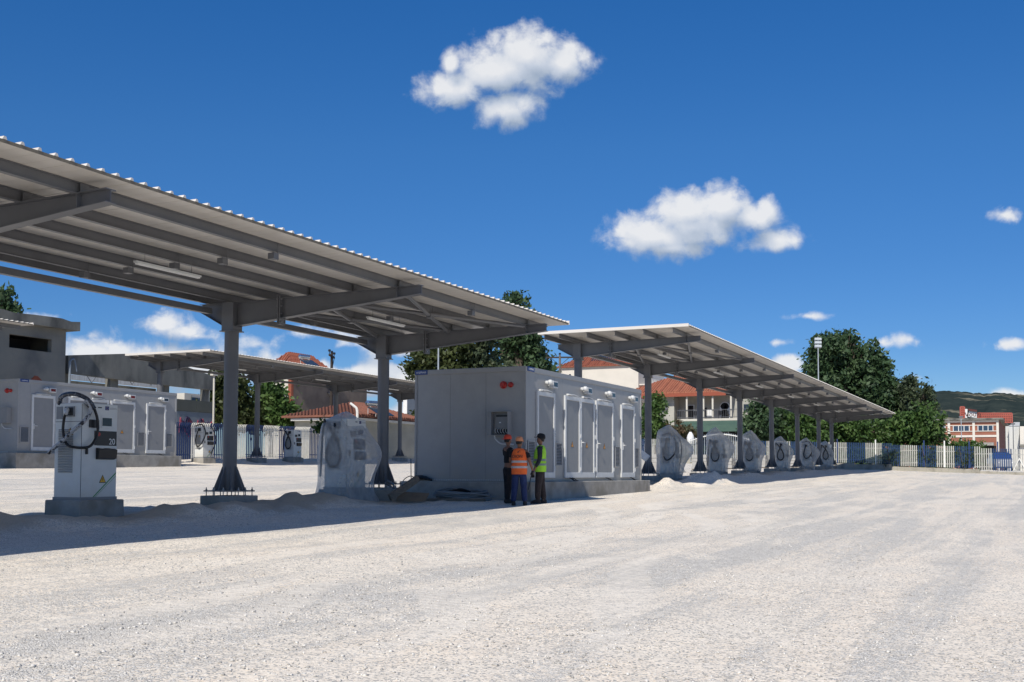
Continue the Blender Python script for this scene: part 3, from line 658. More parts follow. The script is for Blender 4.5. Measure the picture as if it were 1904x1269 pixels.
shelter('charging_shelter', 'small visible end of another shelter roof at the left picture edge', [_x4-9.7, _x4-1.7], Z3+0.02, ROW3, _x4-14, _x4)
lamp(14.45, 13.30, 4.93, 'white strip light under the near roof, left of its first visible column')
lamp(21.35, 13.30, 4.90, 'white strip light under the near roof between its two visible columns')
for i, w in enumerate(('first', 'second', 'third', 'fourth', 'fifth', 'sixth')):
    lamp(41.0+8*i+0.9, 13.4, Z2+0.30-0.025*i, 'white strip light in the %s bay of the long receding shelter, counted from the kiosk' % w)
for i, w in enumerate(('first', 'second', 'third')):
    lamp(44.98+8.06*i+3.6, ROW3-2.1, Z3+0.32, 'white strip light in the %s bay of the rear shelter, counted from the left kiosk' % w)
# ------------------------------------------------------------------ transformer kiosks
KS = 0.973          # kiosk size: 9.33 x 3.36 x 3.06 m
KL, KW, KH = 9.59, 3.457, 3.15
def warn_sign(name, parent, Mx, size=0.2, colr='orange_sign'):
    b = MB(); h = size*0.9
    b.add([Mx @ Vector(p) for p in ((-size/2, -h/2, 0), (size/2, -h/2, 0), (0, h/2, 0), (-size/2, -h/2, 0.004), (size/2, -h/2, 0.004), (0, h/2, 0.004))], [(0,2,1), (3,4,5), (0,1,4,3), (1,2,5,4), (2,0,3,5)], 0)
    k = 0.80; b.add([Mx @ Vector((p[0]*k, p[1]*k-0.02*size, 0.0055)) for p in ((-size/2, -h/2), (size/2, -h/2), (0, h/2))], [(0,1,2)], 1)
    q = size*0.5
    b.add([Mx @ Vector((x*q, y*q-0.08*size, 0.007)) for x, y in ((0.06, 0.5), (-0.16, 0.02), (-0.01, 0.02), (-0.10, -0.42), (0.18, 0.14), (0.03, 0.14), (0.18, 0.5))], [(0,1,2,5,6), (2,3,4,5)], 0)
    return b.build(name, [M['black'], M[colr]], parent)
def kiosk(label, loc, box_open=True):
    t = thing('transformer_kiosk', label, 'kiosk', loc, 0, 'grey transformer kiosks')
    t.scale = (KS, KS, KS)
    b = MB(); b.box(0, KL, 0, KW, 0, KH-0.14)
    # wall panel joints
    for yy in (1.21, 2.33): b.box(-0.003, 0.002, yy-0.006, yy+0.006, 0.02, KH-0.15, 1)
    for xx in (2.58, 5.125, 6.85): b.box(xx-0.004, xx+0.004, -0.002, 0.004, 0.02, KH-0.15, 1)
    for xx in (0.62, 1.97, 3.87, 7.46, 8.85): b.box(xx-0.003, xx+0.003, -0.002, 0.004, 2.58, KH-0.15, 1)
    b.build('wall', [M['kiosk'], M['kioskpanel']], t)
    b = MB(); b.box(-0.025, KL+0.025, -0.025, KW+0.025, KH-0.139, KH); b.build('roof_trim', M['kiosk'], t, False, 0.012)
    b = MB()
    for (cx, cy) in ((-0.02, -0.02), (KL-0.05, -0.02), (-0.02, KW-0.05)): b.box(cx, cx+0.07, cy, cy+0.07, 0, KH-0.1395)
    b.build('corner_post', M['kiosk'], t, False, 0.008)
    b = MB(); b.box(-0.30, KL+0.12, -0.30, KW+0.30, -1.1, 0.0); b.build('concrete_plinth', M['concrete'], t, False, 0.02)
    # doors
    def leaf(x0, x1, z0, z1, nm='door', handle=None, sign=None):
        d = MB(); d.box(x0+0.10, x1-0.10, -0.030, -0.001, z0+0.16, z1-0.12); d.build(nm, M['kioskpanel'], t); dd = t.children[-1]
        f = MB()
        f.box(x0, x0+0.10, -0.055, -0.0005, z0, z1); f.box(x1-0.10, x1, -0.055, -0.0005, z0, z1)
        f.box(x0+0.10, x1-0.10, -0.055, -0.0005, z1-0.12, z1); f.box(x0+0.10, x1-0.10, -0.055, -0.0005, z0, z0+0.16)
        fo = f.build('door_frame', M['whitealu'], dd, False, 0.006)
        if handle is not None:
            h = MB(); h.box(handle-0.018, handle+0.018, -0.068, -0.056, 1.02, 1.26); h.tube([(handle, -0.066, 1.17), (handle, -0.11, 1.17), (handle+0.14, -0.11, 1.165)], 0.014, 8); h.build('door_handle', M['whitealu'], dd, True)
        h = MB()
        for zz in (0.3, 1.3, 2.2):
            for sx in ((x1-0.012),): h.tube([(sx, -0.062, zz), (sx, -0.062, zz+0.12)], 0.013, 8)
        h.build('hinge', M['whitealu'], dd, True)
        if sign: warn_sign('warning_sign', dd, face_my(sign, -0.032, 1.10))
        c = MB(); c.tube([(x0+0.25, -0.09, z1+0.035), ((x0+x1)/2, -0.09, z1+0.045), (x1-0.28, -0.085, z1+0.02)], 0.016, 8); c.box(x0+0.2, x0+0.5, -0.08, -0.002, z1+0.012, z1+0.06); c.build('door_closer', M['whitealu'], dd)
        return dd
    leaf(0.68, 1.93, 0.10, 2.52, handle=0.80)
    leaf(2.67, 3.865, 0.10, 2.52, sign=3.25)
    leaf(3.875, 5.06, 0.10, 2.52, handle=3.93, sign=4.42)
    leaf(5.19, 6.74, 0.10, 2.52, handle=5.28, sign=5.93)
    leaf(7.50, 8.82, 0.10, 2.52, handle=7.62)
    for x0, x1 in ((0.10, 0.58), (2.02, 2.50), (6.95, 7.42), (8.87, 9.33)):
        g = MB(); g.box(x0+0.04, x1-0.04, -0.006, -0.001, 0.47, 1.09); v = g.build('vent', M['darkgrille'], t)
        g = MB(); g.box(x0, x0+0.04, -0.035, -0.0005, 0.43, 1.13); g.box(x1-0.04, x1, -0.035, -0.0005, 0.43, 1.13); g.box(x0+0.04, x1-0.04, -0.035, -0.0005, 1.09, 1.13); g.box(x0+0.04, x1-0.04, -0.035, -0.0005, 0.43, 0.47)
        g.build('vent_frame', M['kiosk'], v)
        g = MB()
        for i in range(14):
            z = 0.485+i*0.0435
            g.add([(x0+0.04, -0.032, z), (x1-0.04, -0.032, z), (x1-0.04, -0.010, z+0.026), (x0+0.04, -0.010, z+0.026), (x0+0.04, -0.028, z-0.003), (x1-0.04, -0.028, z-0.003), (x1-0.04, -0.006, z+0.023), (x0+0.04, -0.006, z+0.023)], [(0,1,2,3), (7,6,5,4), (0,4,5,1), (3,2,6,7), (0,3,7,4), (1,5,6,2)])
        g.build('louvre', M['kiosk'], v)
    for x in (1.38, 4.05, 6.13, 8.37):
        g = MB(); g.tube([(x, -0.001, 2.80), (x, -0.10, 2.80)], 0.055, 12); g.ball((x, -0.13, 2.80), 0.085, 12); g.box(x-0.16, x-0.07, -0.13, -0.09, 2.76, 2.80); g.build('outdoor_lamp', M['whitealu'], t, True)
        g = MB(); g.box(x+0.16, x+0.50, -0.16, -0.002, 2.66, 2.86); e = g.build('emergency_light', M['whitealu'], t, False, 0.008)
        g = MB(); g.box(x+0.20, x+0.46, -0.166, -0.161, 2.70, 2.82); g.build('lens', M['lensred'] if not box_open and x < 8 else M['screen'], e)
        g = MB(); g.tube([(x+0.08, -0.05, 2.78), (x+0.17, -0.06, 2.78)], 0.014, 8); g.build('conduit', M['whitealu'], e)
    # sounders and electrical box on the end wall
    for yy, r_ in ((0.66, 0.105), (0.44, 0.075)):
        g = MB(); g.tube([(-0.001, yy, 2.65), (-0.045, yy, 2.65), (-0.06, yy, 2.65), (-0.11, yy, 2.65)], [r_, r_, r_*0.75, r_*0.6], 18); g.build('alarm_sounder', M['red'], t, True)
    if box_open:
        y0, y1, z0, z1 = 0.42, 0.98, 1.26, 1.92; dx = -0.24
    else:
        y0, y1, z0, z1 = 0.38, 0.92, 1.26, 1.92; dx = -0.24
    g = MB(); th = 0.015
    g.box(dx, -0.002, y0, y0+th, z0, z1); g.box(dx, -0.002, y1-th, y1, z0, z1); g.box(dx, -0.002, y0+th, y1-th, z1-th, z1); g.box(dx, -0.002, y0+th, y1-th, z0, z0+th); g.box(-0.012, -0.003, y0+th, y1-th, z0+th, z1-th)
    eb = g.build('electrical_box', M['kiosk'], t)
    if box_open:
        g = MB(); g.box(-0.10, -0.09, y0+0.03, y1-0.10, z0+0.20, z1-0.12); g.build('inner_cover', M['kioskpanel'], eb)
        g = MB(); g.box(-0.105, -0.101, y0+0.05, y1-0.14, z1-0.15, z1-0.10); g.build('switch_row', M['black'], eb); g = MB()
        g.box(-0.13, -0.0125, y0+0.05, y1-0.13, z0+0.04, z0+0.05)
        for i in range(3): g.box(-0.16, -0.10, y0+0.06+i*0.12, y0+0.15+i*0.12, z0+0.0501, z0+0.17)
        g.build('breaker', M['black'], eb)
        g = MB()
        for i in range(5):
            yy = y0+0.06+i*0.08; g.tube(curve_pts([(-0.15, yy, z0+0.05), (-0.19, yy+0.03, z0+0.10), (-0.17, yy+0.04, z0+0.17), (-0.13, yy+0.02, z0+0.20)], 4), 0.008, 6)
        g.build('wiring', M['whitealu'], eb)
        g = MB(); g.box(-0.107, -0.1055, y0+0.27, y0+0.33, z0+0.34, z0+0.37); g.build('switch_label', M['white'], eb)
        # open door leaf folded out along the wall edge
        g = MB(); g.box(-0.255, -0.242, y1-0.06, y1+0.07, z0+0.005, z1-0.005); g.build('box_door', M['kioskpanel'], eb)
    else:
        g = MB(); g.box(dx-0.012, dx-0.001, y0, y1, z0, z1); g.build('box_door', M['kioskpanel'], eb)
    g = MB(); g.tube(curve_pts([(-0.12, y1-0.10, z0-0.001), (-0.12, y1-0.13, z0-0.10), (-0.10, (y0+y1)/2, z0-0.22), (-0.06, y0+0.05, z0-0.24), (-0.03, y0-0.08, z0-0.25)], 5), 0.022, 10); g.build('flexible_conduit', M['whitealu'], eb, True)
    # maker's plates
    for side in (0, 1):
        g = MB()
        if side == 0: g.box(0.06, 0.50, -0.036, -0.026, KH-0.13, KH+0.0)
        else: g.box(-0.036, -0.026, KW-0.40, KW+0.01, KH-0.13, KH+0.0)
        pl = g.build('name_plate', M['blueplate'], t)
        Mx = face_my(0.28, -0.0365, KH-0.068) if side == 0 else face_mx(-0.0365, KW-0.195, KH-0.068)
        text_mesh('plate_lettering', 'I-KEPRAIS', 0.078, M['white'], pl, Mx, 0.001)
    # perforated strip at the foot of the end wall
    g = MB()
    for i in range(46): g.box(-0.014, -0.002, 0.55+i*0.055, 0.575+i*0.055, 0.02, 0.055)
    g.build('vent_strip', M['whitealu'], t)
    # cable tails below the doors
    g = MB()
    for x in (2.95, 3.05, 3.2, 6.0, 6.15, 8.3, 8.42):
        g.tube(curve_pts([(x, -0.05, 0.10), (x+0.03, -0.12, 0.07), (x+0.10, -0.16, 0.02), (x+0.16, -0.18, 0.02)], 4), 0.012, 6)
    g.build('cable_tail', M['rubber'], t)
    return t
M['lensred'] = plain('dark_red_lens', (0.16, 0.012, 0.012), 0.15)
K1 = (26.94, 12.44, 1.327); K2 = (33.05, 38.37, 1.55+0.7729*1.05*0.973)
kiosk('grey transformer kiosk in front, three workers at its corner, open wiring box', K1, True)
kiosk('grey transformer kiosk at left behind the charger numbered 20', K2, False)

# ------------------------------------------------------------------ chargers
HX, HY, HT = 0.415, 0.32, 1.70       # half width along X, half depth along Y, cabinet height
def cp(u, h, off=0.0):
    """u < 0 on the cable face (-X), u > 0 on the screen face (-Y), measured from their shared edge; h above the cabinet foot"""
    if u < 0: return Vector((-HX-off, -HY-u-off*(1 if u > -0.05 else 0), h))
    return Vector((-HX+u-off*(1 if u < 0.05 else 0), -HY-off, h))
LEFTFACE, RIGHTFACE = 0.64, 0.83
def charger(label, x, y, base_z, num=None, style=0, grp='bus charging cabinets', base_h=0.33, rz=0.0, detail=True):
    t = thing('bus_charger', label, 'charger', (x, y, base_z), rz, grp)
    b = MB(); b.box(-HX, HX, -HY, HY, 0.02, HT); b.build('cabinet', M['charger'], t, False, 0.012); cab = t.children[-1]
    b = MB(); b.box(-HX-0.10, HX+0.10, -HY-0.10, HY+0.10, -base_h-0.35, 0.0)
    b.v = [(p[0]*(1.03 if p[2] < -0.1 else 1), p[1]*(1.03 if p[2] < -0.1 else 1), p[2]) for p in b.v]; b.build('concrete_base', M['concrete'], t, False, 0.02)
    b = MB(); b.box(-HX-0.012, HX+0.012, -HY-0.012, HY+0.012, 0.001, 0.05); b.build('foot_rail', M['kioskpanel'], t)
    # seam between the doors, top line of the cable face
    b = MB(); b.box(-HX-0.0015, -HX+0.004, -HY-0.0015, -HY+0.004, 0.05, HT-0.02); b.box(-HX-0.002, -HX+0.001, -HY+0.02, HY-0.01, 1.37, 1.378); b.build('door_seam', M['darkgrille'], cab)
    # grille on the cable face; grey backing sheet paints the shade between louvres
    b = MB(); b.box(-HX-0.003, -HX-0.001, -HY+0.20, HY-0.09, 0.475, 1.24); b.build('grille_gap_shade', M['kioskpanel'], cab)
    b = MB()
    for i in range(26):
        z = 0.48+i*0.029; yy0, yy1 = -HY+0.20, HY-0.09
        b.add([(-HX-0.002, yy0, z), (-HX-0.002, yy1, z), (-HX-0.022, yy1, z+0.010), (-HX-0.022, yy0, z+0.010), (-HX-0.0035, yy1, z+0.016), (-HX-0.0035, yy0, z+0.016)], [(0,3,2,1), (3,5,4,2), (1,2,4), (0,5,3)])
    b.build('ventilation_grille', M['charger'], cab)
    b = MB(); b.box(-HX-0.006, -HX-0.001, HY-0.18, HY-0.03, 1.42, 1.64); b.build('top_vent', M['kioskpanel'], cab)
    # plug holder recess
    b = MB(); b.box(-HX-0.02, -HX-0.001, HY-0.47, HY-0.24, 1.46, 1.64); pk = b.build('plug_holder', M['kioskpanel'], cab)
    b = MB(); b.box(-HX-0.024, -HX-0.0205, HY-0.45, HY-0.26, 1.48, 1.62); b.build('holder_recess', M['darkgrille'], pk)
    b = MB(); yy = HY-0.37; b.tube([(-HX-0.02, yy+0.06, 1.58), (-HX-0.10, yy, 1.56), (-HX-0.13, yy-0.03, 1.50)], [0.045, 0.04, 0.03], 10); b.build('plug', M['whitealu'] if num else M['black'], pk, True)
    # screen face
    fx = -HX
    b = MB(); b.box(fx+0.44, fx+0.72, -HY-0.012, -HY-0.001, 1.28, 1.49); sb = b.build('screen_surround', M['charger'], cab, False, 0.004)
    b = MB(); b.box(fx+0.46, fx+0.68, -HY-0.016, -HY-0.0125, 1.31, 1.455); b.build('display', M['screen'], sb)
    b = MB(); b.box(fx+0.16, fx+0.38, -HY-0.02, -HY-0.001, 1.27, 1.41); b.build('cable_hook', M['black'], cab)
    b = MB(); b.box(fx+0.29, fx+0.81, -HY-0.008, -HY-0.001, 0.96, 1.22); pn = b.build('control_panel', M['black'], cab)
    b = MB(); b.tube([(fx+0.37, -HY-0.009, 1.16), (fx+0.37, -HY-0.03, 1.16)], 0.035, 14); b.build('stop_button', M['red'], pn, True)
    if num: text_mesh('cabinet_number', num, 0.15, M['white'], pn, face_my(fx+0.70, -HY-0.0095, 1.03), 0.001)
    b = MB(); b.prism([(-HY-0.001, 0.71), (-HY-0.07, 0.73), (-HY-0.09, 0.89), (-HY-0.001, 0.92)], 'x', fx+0.33, fx+0.76); b.build('card_reader', M['black'], cab, False, 0.006); cr_ = cab.children[-1]
    b = MB(); b.add([(fx+0.37, -HY-0.092, 0.7475), (fx+0.47, -HY-0.092, 0.7475), (fx+0.47, -HY-0.03, 0.7645), (fx+0.37, -HY-0.03, 0.7645)], [(0,1,2,3)]); b.add([(fx+0.62, -HY-0.092, 0.7475), (fx+0.72, -HY-0.092, 0.7475), (fx+0.72, -HY-0.03, 0.7645), (fx+0.62, -HY-0.03, 0.7645)], [(0,1,2,3)])
    b.v = [(p[0], p[1]+0.018, p[2]+0.156) for p in b.v]; b.build('reader_light', M['whitealu'], cr_)
    b = MB(); b.box(fx+0.09, fx+0.125, -HY-0.035, -HY-0.001, 0.80, 0.94); b.build('door_handle', M['black'], cab)
    if detail:
        warn_sign('warning_sign', cab, face_my(fx+0.50, -HY-0.002, 0.37), 0.16, 'yellow')
        warn_sign('warning_sign', cab, face_mx(-HX-0.002, HY-0.37, 1.20), 0.15, 'yellow')
        b = MB(); Mx = face_my(0, 0, 0)
        for dd, w in ((0.0, 0.028), (0.055, 0.010)):
            b.add([Mx @ Vector(p) for p in ((fx+0.28+dd, 0.05, HY+0.002), (fx+0.28+w+dd, 0.05, HY+0.002), (fx+0.815, 0.46-dd*0.8+0.0, HY+0.002), (fx+0.815, 0.46+w-dd*0.8, HY+0.002))], [(0,1,2,3)])
        b.build('green_stripe', M['green'], cab)
        b = MB(); b.box(fx+0.36, fx+0.45, -HY-0.003, -HY-0.001, 1.625, 1.645); b.build('logo_mark', M['black'], cab)
        b = MB(); b.box(fx+0.53, fx+0.62, -HY-0.003, -HY-0.001, 1.595, 1.665); fl = b.build('flag_mark', M['blueplate'], cab)
        b = MB()
        for k in range(12):
            an = k*math.pi/6; b.cbox((fx+0.575+0.024*math.sin(an), -HY-0.0036, 1.63+0.024*math.cos(an)), (0.006, 0.001, 0.006))
        b.build('flag_stars', M['yellow'], fl)
        b = MB(); b.box(fx+0.64, fx+0.80, -HY-0.002, -HY-0.001, 1.635, 1.642); b.box(fx+0.64, fx+0.81, -HY-0.002, -HY-0.001, 1.615, 1.621); b.build('small_print', M['kioskpanel'], cab)
    # hoses
    b = MB()
    if style == 0:       # near cabinet: loop hanging round the front corner
        P_ = [cp(-0.27, 1.53, .11), cp(-0.33, 1.42, .09), cp(-0.36, 1.22, .08), cp(-0.30, 1.02, .08), cp(-0.16, 0.93, .08), cp(0.06, 0.92, .08), cp(0.22, 1.04, .08), cp(0.29, 1.24, .08), cp(0.27, 1.44, .08), cp(0.20, 1.60, .08), Vector((-HX+0.12, -HY-0.02, 1.75)), Vector((-HX+0.03, -HY+0.12, 1.84)), Vector((-HX-0.02, -HY+0.30, 1.86)), Vector((-HX-0.02, -HY+0.48, 1.81)), Vector((-HX+0.02, -HY+0.57, 1.69))]
        b.tube(curve_pts(P_[:10], 6), 0.024, 10); b.build('charging_cable', M['rubber'], t, True)
        b = MB(); b.tube(curve_pts(P_[9:], 6), 0.040, 10); b.build('wrapped_hose', M['hosewrap'], t, True)
        Q_ = [Vector((-HX+0.02, -HY-0.05, 1.74)), cp(0.10, 1.56, .09), cp(0.04, 1.36, .11), cp(-0.08, 1.20, .13), cp(-0.28, 1.04, .14), cp(-0.48, 0.92, .14), cp(-0.64, 0.82, .13)]
        b = MB(); b.tube(curve_pts(Q_, 6), 0.034, 10); b.build('wrapped_hose', M['hosewhite'], t, True)
    elif style == 1:     # crossed loop
        P_ = [cp(-0.62, 1.66, .05), cp(-0.40, 1.42, .08), cp(-0.20, 1.12, .10), cp(-0.10, 0.82, .11), cp(-0.18, 0.60, .12), cp(-0.36, 0.55, .12), cp(-0.50, 0.72, .11), cp(-0.48, 1.0, .10), cp(-0.36, 1.26, .09), cp(-0.28, 1.50, .08)]
        b.tube(curve_pts(P_, 6), 0.034, 10); b.build('charging_cable', M['rubber'], t, True)
        b = MB(); b.tube(curve_pts([cp(-0.62, 1.66, .05), cp(-0.66, 1.3, .06), cp(-0.68, 0.8, .07), cp(-0.70, 0.3, .08)], 6), 0.026, 8); b.build('charging_cable', M['rubber'], t, True)
    else:                # hose drops from the top in two bights
        P_ = [cp(-0.30, 1.50, .08), cp(-0.36, 1.30, .11), cp(-0.44, 0.95, .12), cp(-0.34, 0.66, .14), cp(-0.16, 0.66, .14), cp(-0.02, 0.95, .12), cp(0.05, 1.40, .10), Vector((-HX+0.02, -HY+0.08, 1.78)), Vector((-HX, -HY+0.3, 1.82)), Vector((-HX, -HY+0.55, 1.74))]
        b.tube(curve_pts(P_, 6), 0.034, 10); b.build('charging_cable', M['rubber'], t, True)
        b = MB(); b.tube(curve_pts([Vector((HX-0.25, -HY-0.04, 1.70)), cp(0.74, 1.45, .1), cp(0.90, 1.05, .1), cp(0.86, 0.75, .08), cp(0.66, 0.40, .07), cp(0.52, 0.06, .08)], 6), 0.026, 8); b.build('charging_cable', M['rubber'], t, True)
    return t
M['hosewrap'] = mat('bubble_wrapped_hose', (0.035, 0.04, 0.055), (0.30, 0.32, 0.36), scale=17, rough=0.2, contrast=(0.5, 0.75), detail=4)  # pale patches put the plastic wrap's sheen into the colour

def wrap(label, x, y, z0, H, wa, wb, lean=(0, 0), bulge=(0, 0), seed=1, foot=0.06, skirt=1.12, peak=0.0, film='dustyplastic'):
    """a loose sheet of clear film pulled over a cabinet: closed at the top, open at the foot"""
    rnd = random.Random(seed); o = Vector((x, y, z0)); n = 64; rings = []; prof = [(0.0, skirt), (0.03, skirt*0.97), (0.10, 1.04), (0.2, 1.0), (0.3, 1.0), (0.4, 1.02), (0.5, 1.05), (0.6, 1.06), (0.7, 1.03), (0.78, 0.98), (0.84, 0.95), (0.89, 0.86), (0.93, 0.66), (0.96, 0.44), (0.985, 0.22), (1.0, 0.04)]
    for (h, s) in prof:
        ring = []
        for k in range(n):
            an = 2*math.pi*k/n; c_, s_ = math.cos(an), math.sin(an)
            e = 0.42 if h < 0.93 else 0.8
            px_ = math.copysign(abs(c_)**e, c_)*wa*s; py_ = math.copysign(abs(s_)**e, s_)*wb*s
            fold = 0.05*noise.noise((c_*2.2, s_*2.2, h*1.6+seed*3.1))+0.028*abs(noise.noise((c_*5.0+h*1.5, s_*5.0, h*1.2+seed*1.7)))*(1.5-h)-0.01+0.016*noise.noise((c_*11.0, s_*11.0, h*5+seed))
            bl = math.exp(-((h-0.54)/0.22)**2); drop = 1-0.62*max(0, min(1, (h-0.55)/0.38)) if s_ < 0 else 1; py_ *= 1+(drop-1)*min(1, -s_*1.6) if s_ < 0 else 1
            px_ *= 1+fold*1.8; py_ *= 1+fold*1.8
            px_ += lean[0]*h+bulge[0]*bl*max(0, c_)**1; py_ += lean[1]*h-bulge[1]*bl*max(0, -s_)
            zz = h*H+foot+(0.05*noise.noise((an*3, h*4, seed*5.0)) if 0.05 < h < 0.9 else 0)
            if h < 0.02: zz = foot-0.02+0.03*noise.noise((an*2, 0, seed))
            if peak and h > 0.86: px_ += peak*(h-0.86)*4
            ring.append(Vector((px_, py_, zz)))
        rings.append(ring)
    mb = MB(); mb.loft(rings, 0, False); mb.f.append([(len(rings)-1)*n+k for k in range(n)]); mb.m.append(0)
    ob = mb.build('plastic_cover', M[film], None, True); ob.location = o
    sub = ob.modifiers.new('sub', 'SUBSURF'); sub.levels = 1; sub.render_levels = 1
    setp(ob, label, 'plastic cover', 'plastic covers over the charging cabinets'); return ob

gch = lambda x, y: gz(x, y)
charger('unwrapped white charger numbered 20 with a looped black cable, on a concrete block', 14.86, 15.52, 1.06, '20', 0)
charger('white charger under a clear sheet beside the near shelter column', 23.05, 15.5, gch(23.05, 15.5)+0.30, None, 1)
wrap('clear plastic sheet over the charger standing left of the front kiosk', 23.05, 15.5, gch(23.05, 15.5)+0.0, 2.20, 0.60, 0.50, (0.02, -0.02), (0.02, 0.30), 3, 0.0, 1.24, 0.0, 'plastic')
ORD = ('first', 'second', 'third', 'fourth', 'fifth', 'sixth')
for i, (px, dz) in enumerate(((1245, 0), (1334, 0), (1397, 0), (1454, 0), (1500, 0), (1537, 0))):
    p = atY(px, 840, 15.5); x = p.x; g = gch(x, 15.5)
    charger('white charger under a sheet below the long shelter, %s from the kiosk' % ORD[i], x, 15.5, g+0.28, None, (2, 1, 1, 1, 2, 1)[i], detail=False)
    wrap('dusty plastic sheet over the %s charger below the long shelter, counted from the kiosk' % ORD[i], x, 15.5, g, (2.42, 2.30, 2.35, 2.2, 2.35, 2.15)[i], (0.58, 0.55, 0.56, 0.52, 0.5, 0.5)[i], (0.50, 0.46, 0.48, 0.44, 0.5, 0.46)[i], (0.0, 0.06*(i % 2)), ((0.35, 0.55), (0.3, 0.42), (0.2, 0.34), (0.2, 0.30), (0.1, 0.40), (0.1, 0.1))[i], 11+i, (0.1, 0.3, 0.24, 0.18, 0.05, 0.12)[i], 1.0, -0.1)
for (px, lb, st) in ((379, 'bare white charger in front of the blue fence beside the left kiosk', 2), (545, 'bare white charger before the white and blue fence under the rear shelter', 1)):
    p = atY(px, 830, ROW3); g = gz(p.x, ROW3)
    charger(lb, p.x, ROW3, g+0.30, None, st, detail=True)
# ------------------------------------------------------------------ fences, gate, masts
FY = 46.0
def back_fence():
    t = thing('picket_fence', 'blue and white striped metal fence behind the rear shelter', 'fence', (42, FY, gz(42, FY)))
    oz = gz(42, FY); k = 0; x = 29.99
    while x < 98:
        blue = (k % 2 == 0); mb = MB(); x1 = x+1.7; p = x+0.085
        while p < x1:
            z = gz(p, FY)-oz
            h = 2.28+0.02*random.random()
            # square picket, top leaning in towards the yard
            for (za, zb, ya, yb) in ((0.08, h-0.22, 0, 0), (h-0.22, h-0.06, 0, -0.05), (h-0.06, h, -0.05, -0.12)):
                c = p-42; w = 0.038
                mb.add([(c-w, ya-0.02, z+za), (c+w, ya-0.02, z+za), (c+w, ya+0.02, z+za), (c-w, ya+0.02, z+za), (c-w, yb-0.02, z+zb), (c+w, yb-0.02, z+zb), (c+w, yb+0.02, z+zb), (c-w, yb+0.02, z+zb)], [(0,1,5,4), (1,2,6,5), (2,3,7,6), (3,0,4,7), (4,5,6,7)])
            p += 0.17
        za = gz(x+0.85, FY)-oz
        for zz in (0.35, 1.95): mb.box(x-42, x1-42, 0.0205, 0.06, za+zz, za+zz+0.05)
        mb.build('fence_panel', M['fenceblue' if blue else 'fencewhite'], t)
        x = x1; k += 1
    b = MB()
    for i in range(40):
        xa = 30+i*1.7; z = gz(xa+.85, FY)-oz; b.box(xa-42, xa-42+1.7, -0.12, 0.14, z-0.6, z+0.10)
    b.build('kerb_wall', M['concrete'], t)
    return t
back_fence()

A0 = Vector((103.0, 34.7)); A1 = Vector((93.7, 1.6)); FD = (A1-A0).normalized(); FN = Vector((-FD.y, FD.x))
def fence_pt(px):
    # where the sight line through px meets the fence line, in the ground plan
    v = ray(px, 850); d = Vector((v.x, v.y)); c = Vector((CAM.x, CAM.y))
    den = d.x*FD.y-d.y*FD.x; q = A0-c; t_ = (q.x*FD.y-q.y*FD.x)/den
    p = c+d*t_; return (p-A0).dot(FD)
def right_fence():
    base = A0; oz = gz(base.x, base.y)
    t = thing('picket_fence', 'white and blue picket fence on a low wall at the right, along the yard edge', 'fence', (base.x, base.y, oz))
    edges = [fence_pt(px) for px in (1203, 1300, 1330, 1390, 1425, 1470, 1540, 1575, 1609, 1640, 1674, 1706, 1741, 1775, 1811, 1845, 1882, 1916, 1950, 1990, 2030)]
    s0 = edges[0]-14; es = [s0+i*3.1 for i in range(5) if s0+i*3.1 < edges[0]-1]+edges
    k = len(es) % 2
    steps = lambda s: 0.0 if s < fence_pt(1657) else (-0.13 if s < fence_pt(1822) else -0.26)
    for i in range(len(es)-1):
        white = ((i-(len(es)-len(edges))) % 2 == 0)
        a, b_ = es[i], es[i+1]; mb = MB(); n = max(5, int(round((b_-a)/0.165))); 
        for j in range(n):
            s = a+(j+0.5)*(b_-a)/n; P_ = base+FD*s; z = gz(P_.x, P_.y)+0.42+steps(s)+0.1-oz; w = 0.040
            c = FD*s; h = 1.70+0.015*random.random()
            q = [c-FD*w-FN*0.018, c+FD*w-FN*0.018, c+FD*w+FN*0.018, c-FD*w+FN*0.018]
            mb.add([(p.x, p.y, z) for p in q]+[(p.x, p.y, z+h) for p in q], [(0,1,5,4), (1,2,6,5), (2,3,7,6), (3,0,4,7), (4,5,6,7)])
        za = gz(*(base+FD*(a+b_)/2))+0.42+steps((a+b_)/2)+0.1-oz
        ang = math.atan2(FD.y, FD.x); c = FD*(a+b_)/2
        Mx = Matrix.Translation((c.x, c.y, 0)) @ Matrix.Rotation(ang, 4, 'Z')
        for zz in (0.25, 1.25): mb.box(-(b_-a)/2, (b_-a)/2, 0.02, 0.06, za+zz, za+zz+0.05, 0, Mx)
        mb.build('fence_panel', M['fencepale' if white else 'fencemid'], t)
    # posts standing above the pickets
    for px, c_ in ((1629, 'fencewhite'), (1719, 'fenceblue'), (1757, 'fencewhite'), (1803, 'fenceblue'), (1558, 'fenceblue'), (1856, 'fenceblue')):
        s = fence_pt(px); P_ = base+FD*s; z = gz(P_.x, P_.y)-oz; c = FD*s-FN*0.08
        b = MB(); b.cbox((c.x, c.y, z+0.4+1.05), (0.09, 0.09, 2.1)); b.build('fence_post', M[c_], t)
    s = fence_pt(1896); P_ = base+FD*s; z = gz(P_.x, P_.y)-oz+0.3
    b = MB()
    c = FD*s-FN*0.1
    for q in (-1, 1): b.tube([(c.x+FD.x*q*0.45, c.y+FD.y*q*0.45, z), (c.x, c.y, z+0.95)], 0.035, 6)
    b.build('raking_brace', M['fencewhite'], t)
    return t, es
_rf, _es = right_fence()
